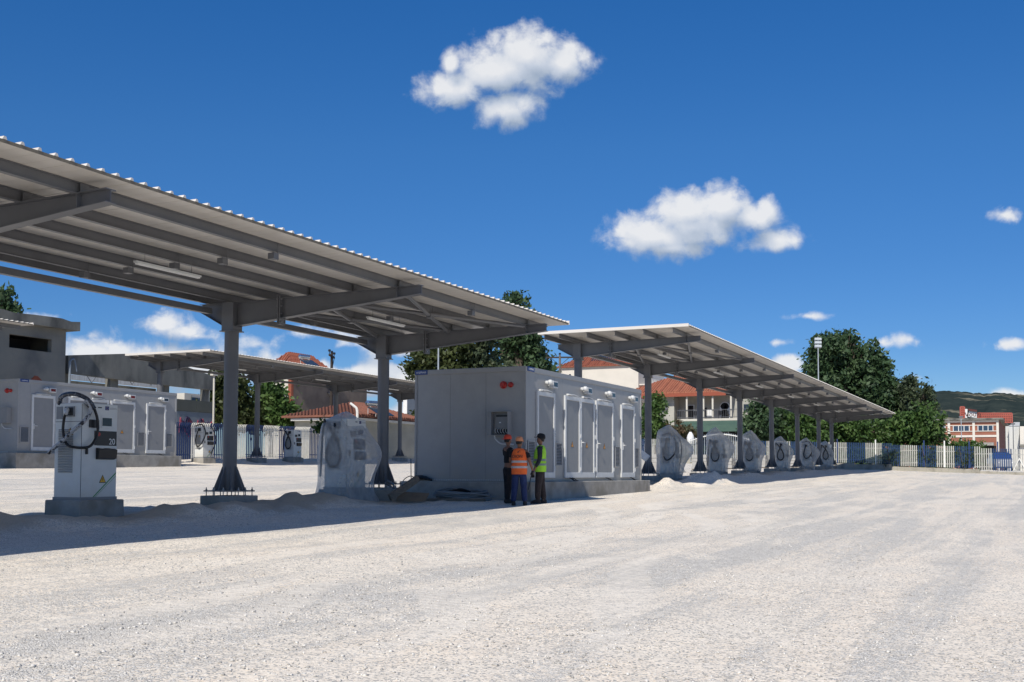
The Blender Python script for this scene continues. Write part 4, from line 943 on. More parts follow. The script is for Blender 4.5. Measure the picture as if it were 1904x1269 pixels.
def low_wall():
    t = thing('low_wall', 'low grey concrete wall carrying the right picket fence', 'wall', (A0.x, A0.y, gz(A0.x, A0.y)))
    oz = gz(A0.x, A0.y); edges = [_es[0], fence_pt(1657), fence_pt(1822), _es[-1]]
    for i, dz in enumerate((0.0, -0.13, -0.26)):
        mb = MB(); n = 12; a, b_ = edges[i], edges[i+1]
        for j in range(n):
            s0, s1 = a+j*(b_-a)/n, a+(j+1)*(b_-a)/n-0.012
            P_ = A0+FD*(s0+s1)/2; zg = gz(P_.x, P_.y)-oz; ang = math.atan2(FD.y, FD.x); c = FD*(s0+s1)/2
            Mx = Matrix.Translation((c.x, c.y, 0)) @ Matrix.Rotation(ang, 4, 'Z')
            mb.box(-(s1-s0)/2, (s1-s0)/2, -0.14, 0.14, zg-0.6, gz(*(A0+FD*(a+b_)/2))-oz+0.46+dz+(zg-(gz(*(A0+FD*(a+b_)/2))-oz)), 0, Mx)
        mb.build('wall_block', M['wallcream'], t)
    return t
M['wallcream'] = mat('pale_concrete_wall', (0.40, 0.375, 0.315), (0.33, 0.31, 0.26), scale=1.3, rough=0.95, bump=0.2, c3=(0.24, 0.22, 0.18), s3=0.9)
low_wall()
def mast(px, py_base, Y, H, label, lights=True, r=0.085, lean=0.0):
    p = atY(px, py_base, Y); x = p.x; g = gz(x, Y)
    t = thing('lighting_mast', label, 'lighting mast', (x, Y, g), 0, 'tall lighting masts')
    b = MB(); b.tube([(0, 0, 0.05), (lean*0.5, 0, H*0.5), (lean, 0, H)], [r, r*0.8, r*0.55], 12); b.build('pole', M['galv'], t, True)
    b = MB(); b.cbox((0, 0, 0.03), (0.42, 0.42, 0.04)); b.tube([(0, 0, 0.05), (0, 0, 0.4)], [r*1.5, r*1.05], 12); b.build('base_plate', M['galv'], t)
    if lights:
        for i in range(3):
            b = MB(); Mx = Matrix.Translation((lean, 0, H+0.05+i*0.30)) @ Matrix.Rotation(R(205), 4, 'Z') @ Matrix.Rotation(R(-25), 4, 'Y')
            b.box(-0.10, 0.10, -0.28, 0.28, 0.0, 0.20, 0, Mx); b.build('floodlight', M['galv'], t)
        b = MB(); b.box(lean-0.03, lean+0.03, -0.03, 0.03, H-0.1, H+0.95); b.build('lamp_bracket', M['galv'], t)
    return t
mast(431, 851, 43.7, 9.3, 'pale grey lighting mast between the near shelter column and the rear shelter', True, 0.10, 0.14)
mast(1523.5, 868, 17.2, 10.1, 'tall lighting mast with stacked floodlights in front of the big dark trees', True, 0.075, 0.0)
mast(814, 800, 43.7, 9.3, 'white mast rising behind the roof of the front kiosk', False, 0.10, 0.02)
def utility_pole(px, py_top, d, label, arms, colr='polewood', rz=0.0, leanpx=0):
    p = at(px, py_top, d); g = gz(p.x, p.y); H = p.z-g; q = at(px+leanpx, py_top, d)-p
    t = thing('utility_pole', label, 'utility pole', (p.x, p.y, g), rz, 'wooden utility poles')
    b = MB(); b.tube([(0, 0, -0.3), (0, 0, H)], [0.15, 0.10], 10); b.build('pole', M[colr], t, True)
    for (dz, L) in arms:
        b = MB(); b.box(-0.06, 0.06, -L/2, L/2, H-dz-0.07, H-dz+0.07); ar = b.build('cross_arm', M['polewood'], t)
        for yy in (-L/2+0.06, 0.0, L/2-0.06):
            b = MB(); b.tube([(0, yy, H-dz+0.07), (0, yy, H-dz+0.25), (0, yy, H-dz+0.27), (0, yy, H-dz+0.42)], [0.03, 0.03, 0.12, 0.09], 8); b.build('insulator', M['black'], ar)
        b = MB()
        for q_ in (-1, 1): b.tube([(0.08, q_*L*0.32, H-dz-0.05), (0.08, 0, H-dz-0.75)], 0.025, 6)
        b.build('arm_strut', M['polewood'], ar)
    return t
utility_pole(617, 657, 88, 'dark utility pole with three insulators above the rear shelter roof', ((0.25, 2.3),), 'polewood', R(-65))
utility_pole(1041, 661, 105, 'wooden utility pole with two cross arms behind the front kiosk', ((0.2, 2.6), (2.2, 2.0)), 'barkpole', R(20))
# ------------------------------------------------------------------ buildings round the yard
def zpx(X, Y, py): return zat(X, Y, py)
def bthing(name, label, cat, x, y, group=None):
    return thing(name, label, cat, (x, y, gz(x, y)), 0, group)
def lb(t, boxes, name, m, bevel=0.0, parent=None):
    """boxes in world coordinates, made local to the thing"""
    o = t.location; b = MB()
    for (x0, x1, y0, y1, z0, z1) in boxes: b.box(x0-o.x, x1-o.x, y0-o.y, y1-o.y, z0-o.z, z1-o.z)
    return b.build(name, m, parent or t, False, bevel)
def lp(t, poly, name, m, axis, a, c, parent=None):
    o = t.location
    if axis == 'y': pl = [(p[0]-o.x, p[1]-o.z) for p in poly]; a -= o.y; c -= o.y
    elif axis == 'x': pl = [(p[0]-o.y, p[1]-o.z) for p in poly]; a -= o.x; c -= o.x
    b = MB(); b.prism(pl, axis, a, c); return b.build(name, m, parent or t)
def hip_roof(t, x0, x1, y0, y1, z, rise, m, over=0.5, along='x', inset=None, name='roof', thick=0.14):
    o = t.location; x0 -= over; x1 += over; y0 -= over; y1 += over
    ins = inset if inset is not None else min(x1-x0, y1-y0)/2
    if along == 'x': a, c = (x0+ins, (y0+y1)/2), (x1-ins, (y0+y1)/2)
    else: a, c = ((x0+x1)/2, y0+ins), ((x0+x1)/2, y1-ins)
    b = MB(); V = [(x0, y0, z), (x1, y0, z), (x1, y1, z), (x0, y1, z), (a[0], a[1], z+rise), (c[0], c[1], z+rise)]
    lo = [(p[0], p[1], z-thick) for p in V[:4]]
    V = [(p[0]-o.x, p[1]-o.y, p[2]-o.z) for p in V+lo]
    Fc = [(0,1,5,4), (1,2,5), (2,3,4,5), (3,0,4)] if along == 'x' else [(0,1,4), (1,2,5,4), (2,3,5), (3,0,4,5)]
    b.add(V, Fc+[(0,6,7,1), (1,7,8,2), (2,8,9,3), (3,9,6,0), (9,8,7,6)])
    rf = b.build(name, m, t)
    # courses of round tiles running up the two slopes that face the yard
    tb = MB(); Vv = [Vector(p) for p in V]
    def slope(a, b_, tops):
        L_ = (b_-a).length; ex = (b_-a)/L_; h0 = tops[0]; up_ = (h0-a)-ex*(h0-a).dot(ex); full = up_.length; up_ = up_/full
        ia = max(0.05, (tops[0]-a).dot(ex)); ib = max(0.05, L_-(tops[-1]-a).dot(ex)); s = 0.2; nrm = ex.cross(up_)
        if nrm.z < 0: nrm = -nrm
        while s < L_-0.1:
            ln = full*min(1, s/ia, (L_-s)/ib)-0.08
            if ln > 0.25: p0 = a+ex*s+nrm*0.045; tb.tube([p0, p0+up_*ln], 0.06, 6)
            s += 0.30
    if along == 'x': slope(Vv[3], Vv[0], [Vv[4]]); slope(Vv[0], Vv[1], [Vv[4], Vv[5]])
    else: slope(Vv[3], Vv[0], [Vv[5], Vv[4]]); slope(Vv[0], Vv[1], [Vv[4]])
    tb.build('roof_tiles', m, rf)
    return rf
# --- unfinished grey house at the left edge
Y0 = 50.0
xr = atY(121, 700, Y0).x; xl = xr-16; t = bthing('grey_house', 'unfinished grey rendered house with a dark window opening behind the left kiosk', 'house', xr, Y0)
zt = zpx(xr, Y0, 615); w0 = atY(17, 640, Y0).x; w1 = atY(96, 640, Y0).x; wt = zpx(w0, Y0, 621); wb = zpx(w1, Y0, 656); zb_ = gz(xr, Y0)-0.5
lb(t, [(xl, w0, Y0, Y0+0.3, zb_, zt), (w1, xr, Y0, Y0+0.3, zb_, zt), (w0, w1, Y0, Y0+0.3, wt, zt), (w0, w1, Y0, Y0+0.3, zb_, wb), (xr-0.3, xr, Y0+0.301, Y0+9, zb_, zt), (xl, xl+0.3, Y0+0.301, Y0+9, zb_, zt), (xl+0.301, xr-0.301, Y0+8.7, Y0+9, zb_, zt)], 'wall', M['render'])
lb(t, [(w0+0.05, w1-0.05, Y0+1.6, Y0+1.8, wb, wt)], 'room_shade_panel', M['dark'])  # near-black sheet standing in for the shade inside the window
rb = MB(); o = t.location
rnd = random.Random(4); n = 26; top_ = []
for i in range(n+1):
    x = xl-0.4+(xr+0.55-xl+0.4)*i/n; top_.append((x-o.x, zt+0.52+rnd.uniform(-0.07, 0.06)-o.z))
rb.prism([(xl-0.4-o.x, zt-o.z+0.003), (xr+0.55-o.x, zt-o.z+0.003)]+top_[::-1], 'y', -0.5, 9.4); rb.build('roof_slab', M['oldconcrete'], t)
bp_ = [(atY(56, 704, Y0).x, zpx(atY(56, 704, Y0).x, Y0, 716)), (atY(58, 704, Y0).x, zpx(atY(58, 704, Y0).x, Y0, 705)), (atY(64, 704, Y0).x, zpx(atY(64, 704, Y0).x, Y0, 699)), (atY(70, 704, Y0).x, zpx(atY(70, 704, Y0).x, Y0, 700)), (atY(78, 704, Y0).x, zpx(atY(78, 704, Y0).x, Y0, 708)), (atY(79, 704, Y0).x, zpx(atY(79, 704, Y0).x, Y0, 716))]
lp(t, bp_, 'bare_brick_patch', M['brickred'], 'y', Y0-0.02, Y0-0.002)
b = MB(); xx = atY(126, 690, Y0).x-o.x; b.tube([(xx, -0.15, -1), (xx, -0.15, zpx(xx+o.x, Y0, 672)-o.z)], 0.07, 8); b.tube(curve_pts([(xx, -0.15, zpx(xx+o.x, Y0, 672)-o.z), (xx+0.3, -0.15, zpx(xx+o.x, Y0, 668)-o.z), (xx+0.5, -0.15, zpx(xx+o.x, Y0, 690)-o.z)], 5), 0.05, 8); b.build('drain_pipe', M['bluegrey'], t)
# --- open concrete frame with a shallow gable
Y1 = 50.6
P_ = lambda px, py, Y=Y1: (lambda q: (q.x, q.z))(atY(px, py, Y))
t = bthing('concrete_shed', 'bare concrete gable on columns behind the left kiosk and rear shelter', 'shed', atY(213, 800, Y1).x, Y1)
lp(t, [P_(127, 661), P_(275, 657), P_(397, 700), P_(397, 726), P_(285, 714), P_(135, 695), P_(127, 695)], 'gable_beam', M['oldconcrete'], 'y', Y1, Y1+0.4)
for (a, c, ty) in ((123, 135, 690), (213, 228, 703), (313, 323, 717), (389, 397, 722)):
    xa, xc = atY(a, 760, Y1).x, atY(c, 760, Y1).x
    lb(t, [(xa, xc, Y1+0.401 if a != 123 else Y1+0.402, Y1+0.8, gz(xa, Y1)-0.4, zpx(xa, Y1, ty)+0.3)], 'column', M['oldconcrete'])
for (a, c, ty) in ((205, 211, 700), (303, 308, 714), (383, 389, 722)):
    xa, xc = atY(a, 760, Y1+2).x, atY(c, 760, Y1+2).x
    lb(t, [(xa, xc, Y1+2, Y1+2.3, gz(xa, Y1)-0.4, zpx(xa, Y1+2, ty)+0.4)], 'white_post', M['white'])
xa, xc = atY(132, 700, 60).x, atY(300, 700, 60).x
t2 = bthing('white_shed', 'long white shed with streaked fascia seen under the concrete gable beam', 'shed', xa, 60)
lb(t2, [(xa, xc, 60, 60.3, zpx(xc, 60, 722), zpx(xa, 60, 697))], 'fascia', M['streakwhite']); lb(t2, [(xa, xc, 60.5, 66, gz(xa, 60)-0.5, zpx(xc, 60, 723))], 'wall', M['oldconcrete'])
b = MB(); o = t2.location
for i in range(7):
    x = xa+1+i*1.9; zt_ = zpx(x, 59.6, 698+i*1.9)
    b.tube([(x-o.x, -0.4, zt_-o.z), (x+0.45-o.x, -0.4, zt_-0.5-o.z), (x+0.9-o.x, -0.4, zt_-o.z)], 0.03, 5)
b.build('roof_truss', M['steel'], t2)
# --- white office block with blue windows and the grey graffiti wall
xa, xc = atY(343, 740, 62).x, atY(398, 740, 62).x
t = bthing('white_office', 'small white office block with blue windows seen under the concrete frame', 'building', xa, 62)
lb(t, [(xa, xc, 62, 68, gz(xa, 62)-0.5, zpx(xa, 62, 731))], 'wall', M['cream'])
for (a, c) in ((357, 369), (371, 383)):
    w = lb(t, [(atY(a, 740, 61.9).x, atY(c, 740, 61.9).x, 61.9, 61.998, zpx(xa, 62, 748), zpx(xa, 62, 738))], 'window', M['blueglass'])
xa, xc = atY(329, 755, 48.0).x, atY(400, 755, 48.0).x
t = bthing('panel_wall', 'grey green panel wall with graffiti along its foot, left of the near column', 'wall', xa, 48.0)
zz = zpx((xa+xc)/2, 48, 766); xm = (xa+xc)/2
lb(t, [(xa, xm-0.01, 48.0, 48.3, zz, zpx(xa, 48, 742)), (xm+0.01, xc, 48.0, 48.3, zz, zpx(xa, 48, 742))], 'upper_panel', M['greengrey'])
lb(t, [(xa, xc, 48.05, 48.28, gz(xa, 48)-0.4, zz-0.01)], 'lower_wall', M['bluegrey'])
b1, b2 = MB(), MB(); o = t.location; rnd = random.Random(9)
for i in range(16):
    x = xa+0.3+(xc-xa-0.8)*i/16-o.x; z = gz(xa, 48)+1.9-o.z
    pts = [(x+rnd.uniform(-.2, .2), 0.035, z+rnd.uniform(-.4, .1)) , (x+rnd.uniform(0, .5), 0.035, z+rnd.uniform(.3, .8)), (x+rnd.uniform(.2, .8), 0.035, z+rnd.uniform(-.1, .5)), (x+rnd.uniform(.3, .9), 0.035, z+rnd.uniform(-.5, .2))]
    (b1 if i % 3 else b2).tube(curve_pts(pts, 5), 0.055 if i % 3 else 0.04, 5)
b1.build('graffiti', M['graffitidark'], t); b2.build('graffiti', M['graffitipink'], t)
t = thing('rain_pipe', 'slim pale post with a bracket beside the near shelter column', 'post', (atY(397, 760, 47.4).x, 47.4, gz(55, 47.4)))
b = MB(); hh = zpx(t.location.x, 47.4, 699)-t.location.z; b.tube([(0, 0, 0), (0, 0, hh)], 0.06, 8); b.build('pipe', M['cream'], t)
b = MB(); b.box(-0.22, 0.22, -0.12, 0.12, hh, hh+0.25); b.build('rain_head', M['cream'], t)
# --- apartment house with a blank brown wall
dc = at(541, 740, 105); X2, Y2 = dc.x, dc.y
t = bthing('apartment_house', 'apartment house with a blank brown side wall and red tiled roof behind the rear shelter', 'house', X2, Y2)
xe = atY(682, 740, Y2).x; ye = atX(493, 740, X2).y; ze = zpx(X2, Y2, 694); g0 = gz(X2, Y2)-1
lb(t, [(X2+0.35, xe, Y2, Y2+0.35, g0, ze)], 'side_wall', M['brownwall'])
lb(t, [(X2, X2+0.34, Y2-0.02, Y2+0.33, g0, ze)], 'brick_quoin', M['brickred'])
lb(t, [(X2+0.02, X2+0.35, Y2+0.36, ye, g0, ze), (X2+0.36, xe, Y2+0.36, ye, g0, ze-0.01)], 'wall', M['cream'])
hip_roof(t, X2, atY(618, 740, Y2).x, Y2, ye, ze+0.15, zpx(X2+4, Y2+4, 661)-ze-0.15, M['tilemid'], 0.6, 'x')
xw = atY(622, 750, Y2-0.05).x; lb(t, [(xw-0.35, xw+0.35, Y2-0.04, Y2-0.002, zpx(xw, Y2, 757), zpx(xw, Y2, 747))], 'window', M['glass'])
b = MB(); o = t.location; xq = atY(617, 740, Y2).x-o.x; b.tube([(xq, -0.12, zpx(xq+o.x, Y2, 762)-o.z), (xq, -0.12, zpx(xq+o.x, Y2, 741)-o.z), (xq-0.8, -0.12, zpx(xq+o.x, Y2, 731)-o.z)], 0.10, 8); b.build('flue_pipe', M['steel'], t)
for zz_ in (725, 748):
    z = zpx(X2, Y2, zz_); bb = lb(t, [(X2-1.3, X2-0.002, Y2+0.6, ye-0.3, z-0.15, z)], 'balcony', M['cream'])
    lb(t, [(X2-1.3, X2-1.24, Y2+0.6, ye-0.3, z+0.002, z+0.85)], 'balcony_railing', M['cream'], parent=bb)
    lb(t, [(X2-0.03, X2-0.003, Y2+1.4, Y2+2.9, z+0.05, z+2.1)], 'balcony_door', M['glass'])
tk = at(566, 664, 104)
def solar_heater(label, p, s=1.0, rz=0.0):
    t = thing('solar_heater', label, 'solar heater', p, rz, 'solar water heaters on the roofs')
    t.scale = (s, s, s)
    b = MB(); b.tube([(0, -0.75, 0), (0, -0.7, 0), (0, 0.7, 0), (0, 0.75, 0)], [0.2, 0.28, 0.28, 0.2], 14); b.build('tank', M['chrome'], t, True)
    b = MB(); b.add([(-0.3, -0.9, -0.35), (-0.3, 0.9, -0.35), (-2.0, 0.9, -1.15), (-2.0, -0.9, -1.15), (-0.3, -0.9, -0.43), (-0.3, 0.9, -0.43), (-2.0, 0.9, -1.23), (-2.0, -0.9, -1.23)], [(0,1,2,3), (7,6,5,4), (0,4,5,1), (1,5,6,2), (2,6,7,3), (3,7,4,0)]); b.build('collector_panel', M['solar'], t)
    b = MB()
    for yy in (-0.5, 0.5): b.tube([(0.1, yy, -0.2), (0.1, yy, -1.2)], 0.03, 6); b.tube([(0, yy, -0.2), (-0.35, yy, -0.4)], 0.03, 6)
    b.build('stand', M['whitealu'], t); return t
solar_heater('dark solar water heater on the red roof of the apartment house', tk, 0.75, R(70))
# --- low tiled house behind the fence
dc = at(656, 772, 82); X3, Y3 = dc.x, dc.y
t = bthing('tiled_house', 'low house with an old brown tiled hip roof behind the blue and white fence', 'house', X3, Y3)
xe = atY(775, 772, Y3).x; ye = atX(548, 772, X3).y; ze = zpx(X3, Y3, 772)
lb(t, [(X3, X3+0.3, Y3+0.301, ye, gz(X3, Y3)-1, ze-0.2), (X3, xe, Y3, Y3+0.3, gz(X3, Y3)-1, ze-0.2)], 'wall', M['oldcream'])
lb(t, [(X3-0.5, xe+0.3, Y3-0.5, ye, ze-0.36, ze-0.2)], 'white_fascia', M['white'])
hip_roof(t, X3, xe, Y3, ye, ze, zpx(X3+3.5, Y3+4.5, 749)-ze, M['tileold'], 0.7, 'x', 4.6)
b = MB(); o = t.location; q = at(664, 766, 79); b.tube(curve_pts([Vector((q.x-o.x, q.y-o.y, q.z-o.z))+Vector(v) for v in ((0, 0, -1.0), (0, 0, 0.1), (-0.1, 0.2, 0.4), (-0.2, 0.45, 0.6))], 5), 0.09, 8); b.build('flue_pipe', M['white'], t)
solar_heater('shiny solar water heater on the old tiled roof above the wrapped charger', at(693, 751, 83), 0.78, R(75))
# --- pale block at the right end of the rear shelter
dc = at(757, 760, 112); X4, Y4 = dc.x, dc.y
t = bthing('pale_block', 'pale block with shade painted on its long side standing beyond the end of the rear shelter', 'building', X4, Y4)
xe = atY(800, 760, Y4).x; ye = atX(750, 760, X4).y; ze = zpx(X4, Y4, 727)
lb(t, [(X4, xe, Y4, ye, zpx(X4, Y4, 771), ze)], 'upper_storey', M['bluegrey']); lb(t, [(X4-0.06, X4-0.002, Y4-0.02, ye, zpx(X4, Y4, 771), ze)], 'lit_end', M['white']); lb(t, [(X4+0.3, xe-0.3, Y4+0.3, ye-0.2, gz(X4, Y4)-1, zpx(X4, Y4, 771)-0.002)], 'ground_storey', M['oldcream'])  # lit end white, shaded side blue grey: light put into the colours
# --- cream house with red roof behind the front kiosk
dc = at(1187, 700, 135); X5, Y5 = dc.x, dc.y
t = bthing('cream_house', 'tall cream house with a red tiled roof rising above the front kiosk', 'house', X5, Y5)
ye = atX(1042, 700, X5).y; ze = zpx(X5, Y5+4, 681)
lb(t, [(X5, X5+10, Y5, ye, gz(X5, Y5)-1, ze)], 'wall', M['creamlight'])
hip_roof(t, X5, X5+10, Y5+1.5, ye, ze+0.12, 2.9, M['tilemid'], 0.35, 'y')
z = zpx(X5, Y5, 714); bb = lb(t, [(X5+0.3, X5+8, Y5-1.4, Y5-0.002, z-0.15, z)], 'balcony', M['creamlight'])
b = MB(); o = t.location
for i in range(14): b.cbox((0.3+i*0.55, -1.37, z+0.45-o.z), (0.09, 0.06, 0.9))
b.box(0.28, 7.6, -1.42, -1.3, z+0.9-o.z, z+1.0-o.z); b.build('balustrade', M['white'], bb)
b = MB(); p0 = at(1120, 666, 138)-o; b.add([p0+Vector(v) for v in ((0, 1.6, -0.3), (0, -1.6, -0.3), (1.3, -1.6, 0.55), (1.3, 1.6, 0.55), (0, 1.6, -0.38), (0, -1.6, -0.38), (1.3, -1.6, 0.47), (1.3, 1.6, 0.47))], [(0,1,2,3), (7,6,5,4), (0,4,5,1), (1,5,6,2), (2,6,7,3), (3,7,4,0)]); b.build('collector_panel', M['solar'], t)
# --- villa with the terracotta roof
dc = at(1300, 735, 125); X6 = dc.x
yl = atX(1196, 735, X6).y; yr_ = atX(1398, 735, X6).y; ze = zpx(X6, atX(1290, 735, X6).y, 731)
t = bthing('villa', 'house with a bright terracotta roof and arched door above a green awning', 'house', X6, (yl+yr_)/2)
YP = lambda px: atX(px, 760, X6).y
ZP = lambda py: zpx(X6, YP(1300), py)
g0 = gz(X6, yl)-1
lb(t, [(X6+0.3, X6+9, YP(1252), yl, g0, ze-0.15)], 'wall', M['oldcream'])
lb(t, [(X6+2.2, X6+9, yr_, YP(1252)-0.003, g0, ze-0.16)], 'recessed_wall', M['oldcream'])
hip_roof(t, X6+0.2, X6+9, YP(1345), yl+1.5, ze+0.1, zpx(X6+4.5, YP(1245), 700)-ze, M['tile'], 0.9, 'y', 4.6)
lb(t, [(X6-0.75, X6-0.70, YP(1353), yl+2.0, ze-0.42, ze-0.05)], 'eaves_board', M['terra'])
sl = lb(t, [(X6-0.6, X6+2.2, yr_-1, YP(1262), ZP(783.5), ZP(779.5))], 'balcony_slab', M['cream'])
for px in (1279, 1310, 1327, 1361): lb(t, [(X6-0.45, X6-0.27, YP(px)-0.09, YP(px)+0.09, ZP(779.3), ze-0.43)], 'porch_post', M['cream'])
b = MB(); o = t.location
ya, yb = yr_-1, YP(1262)
for zz_ in (0.12, 0.95): b.box(-0.55, -0.50, ya-o.y, yb-o.y, ZP(779.4)+zz_-o.z, ZP(779.4)+zz_+0.05-o.z)
y = ya
while y < yb: b.box(-0.535, -0.515, y-o.y, y+0.02-o.y, ZP(779.4)-o.z, ZP(779.4)+0.95-o.z); y += 0.2
b.build('balcony_railing', M['steel'], sl)
def arch(px0, px1, py0, py1, nm, m, fr=None):
    ya, yb = YP(px1), YP(px0); zb, zt_ = ZP(py1), ZP(py0); r_ = (yb-ya)/2; pl = [(ya, zb), (yb, zb)]
    for i in range(13): an = math.pi*i/12; pl.append(((ya+yb)/2+r_*math.cos(an), zt_-r_+r_*math.sin(an)))
    return lp(t, pl, nm, m, 'x', X6+2.12 if fr else X6+2.10, X6+2.198)
arch(1329, 1348, 746.5, 779, 'arch_surround', M['white']); lp(t, [(YP(1330.5), ZP(779)), (YP(1346.5), ZP(779))][::-1]+[((YP(1330.5)+YP(1346.5))/2-(YP(1330.5)-YP(1346.5))/2*math.cos(math.pi*i/12), ZP(748)-(YP(1330.5)-YP(1346.5))/2+(YP(1330.5)-YP(1346.5))/2*math.sin(math.pi*i/12)) for i in range(13)], 'arched_door', M['dark'], 'x', X6+2.06, X6+2.097)
lb(t, [(X6+2.1, X6+2.19, YP(1281), YP(1266), ZP(779), ZP(750.5))], 'door_surround', M['white']); lb(t, [(X6+2.05, X6+2.097, YP(1279.5), YP(1267.5), ZP(779), ZP(752))], 'door', M['dark'])
lb(t, [(X6+2.1, X6+2.19, YP(1388), YP(1374), ZP(766), ZP(752))], 'window', M['glass'])
lb(t, [(X6+2.1, X6+2.19, YP(1304), YP(1297), ZP(779), ZP(757))], 'window', M['dark'])
b = MB(); q = at(1225.5, 754.5, 124.9)-o; b.tube([(0.16, q.y, q.z), (0.05, q.y, q.z), (-0.02, q.y, q.z)], [0.05, 0.36, 0.40], 16); b.build('satellite_dish', M['steel'], t, True)
lb(t, [(X6-0.02, X6+0.29, YP(1233), YP(1224), ZP(760.5), ZP(757))], 'wall_shelf', M['white'])
aw = MB(); y0_, y1_ = YP(1398)-o.y, YP(1268)-o.y; za, zb2 = ZP(783.8)-o.z, ZP(805)-o.z
aw.add([(-0.7, y0_, za), (-0.7, y1_, za), (-2.6, y1_, za-0.55), (-2.6, y0_, za-0.55), (-2.6, y1_, zb2), (-2.6, y0_, zb2), (-0.7, y0_, za-0.06), (-0.7, y1_, za-0.06), (-2.54, y1_, za-0.61), (-2.54, y0_, za-0.61), (-2.54, y1_, zb2), (-2.54, y0_, zb2)], [(0,1,2,3), (3,2,4,5), (7,6,9,8), (8,9,11,10), (5,4,10,11), (0,3,9,6), (3,5,11,9), (2,1,7,8), (4,2,8,10)])
aw.build('green_awning', M['greensheet'], t)
b = MB()
for i in range(5): yy = y0_+(y1_-y0_)*i/4; b.tube([(-2.5, yy, g0-o.z), (-2.5, yy, za-0.6)], 0.05, 6)
b.build('awning_post', M['steel'], t)
lb(t, [(X6-0.1, X6+0.29, yr_-1, YP(1262), g0, ZP(784))], 'ground_floor_wall', M['dark'])  # wall coloured near black to carry the shade under the awning
for k, (px, cz) in enumerate(((1258, 0), (1290, 0), (1338, 0), (1352, 0))):
    y = YP(px); z = ZP(779.4)
    c = thing('balcony_chair', 'dark chair on the villa balcony, %s from the left' % ('first', 'second', 'third', 'fourth')[k], 'chair', (X6+0.6, y, z), R(20*k), 'chairs on the villa balcony')
    b = MB(); b.box(-0.22, 0.22, -0.22, 0.22, 0.42, 0.46); b.build('seat', M['black'], c); b = MB(); b.box(0.19, 0.23, -0.22, 0.22, 0.47, 0.92); b.build('backrest', M['black'], c)
    for u in (-0.2, 0.2):
        for v in (-0.2, 0.2): b = MB(); b.box(u-0.02, u+0.02, v-0.02, v+0.02, 0, 0.418); b.build('leg', M['black'], c)
tb = thing('white_board', 'small white board standing on the villa balcony behind the railing', 'board', (X6+0.2, YP(1318.5), ZP(779.4)))
b = MB(); b.box(-0.02, 0.02, -0.32, 0.32, 0.25, 1.0); b.build('panel', M['white'], tb); b = MB(); b.box(-0.03, 0.03, -0.30, -0.26, 0, 0.248); b.build('leg', M['steel'], tb); b = MB(); b.box(-0.03, 0.03, 0.26, 0.30, 0, 0.248); b.build('leg', M['steel'], tb)
# --- brick factory at the far right
D7 = 240.0; dc = at(1857, 800, D7); X7, Y7 = dc.x, dc.y
t = bthing('brick_factory', 'two storey red brick factory with cream bands and window strips at the far right', 'factory', X7, Y7)
YP = lambda px: atX(px, 800, X7).y
ZP = lambda py: zpx(X7, Y7, py)
ye = YP(1640); xe = atY(1869, 800, Y7).x; g0 = -3
lb(t, [(X7, xe, Y7+0.301, ye, g0, ZP(781))], 'wall', M['brick']); lb(t, [(X7+0.1, xe, Y7, Y7+0.3, g0, ZP(781))], 'end_wall', M['shadedbrick'])
lb(t, [(X7-0.9, xe+0.9, Y7-0.9, ye, ZP(780.6), ZP(777.5))], 'roof_slab', M['oldconcrete'])
for px in (1719, 1764.5, 1810.5, 1855): lb(t, [(X7-0.22, X7-0.003, YP(px+2.3), YP(px-2.3), g0, ZP(780.8))], 'pilaster', M['creamlight'])
for (a, c) in ((785, 781.2), (791.4, 790), (802.3, 801), (812.8, 809)): lb(t, [(X7-0.16, X7-0.002, Y7, ye, ZP(a), ZP(c))], 'band', M['creamlight'])
for (a, c) in ((1727, 1758), (1772, 1803), (1818, 1847)):
    w = lb(t, [(X7-0.12, X7-0.004, YP(c), YP(a), ZP(801), ZP(791.6))], 'window', M['blueglass'])
    fr = [(X7-0.17, X7-0.121, YP(p+0.6), YP(p-0.6), ZP(801), ZP(791.6)) for p in (a+0.6, a+(c-a)*0.335, a+(c-a)*0.665, c-0.6)]
    lb(t, fr, 'window_frame', M['white'], parent=w)
lb(t, [(X7-2.6, X7-0.25, YP(1848), YP(1808), ZP(829), ZP(823.5))], 'entrance_canopy', M['concrete'])
lb(t, [(X7-0.1, X7-0.003, YP(1852), YP(1815), g0, ZP(829.3))], 'entrance_opening', M['dark'])
# --- red lattice with white lettering on the roof
X8 = X7+9
YQ = lambda px: atX(px, 780, X8).y
ZQ = lambda px, py: atX(px, py, X8).z
t = thing('roof_sign', 'red lattice frame with a tattered white lettered board on the brick factory roof', 'sign', (X8, YQ(1830), ZP(778)))
o = t.location; b = MB()
def bar(p, q, r_=0.10): b.tube([(0, YQ(p[0])-o.y, ZQ(*p)-o.z), (0, YQ(q[0])-o.y, ZQ(*q)-o.z)], r_, 5)
for px in [1786, 1793.5]: bar((px, 757), (px, 778), 0.2)
for k in range(6): bar((1786, 757.5+k*4), (1793.5, 757.5+k*4), 0.2)
for k in range(5): bar((1786, 757.5+k*4), (1793.5, 761.5+k*4), 0.12)
x = 1818.0
while x < 1883: bar((x, 769), (x, 778 if x < 1868 else 787), 0.15); x += 4.0
for y in (769, 773.2, 777.4): bar((1818, y), (1882, y), 0.16)
for y in (781.5, 786): bar((1868, y), (1882, y), 0.15)
x = 1818.0
while x < 1880: bar((x, 777.4), (x+4, 769), 0.1); x += 4.0
b.build('lattice', M['latticered'], t)
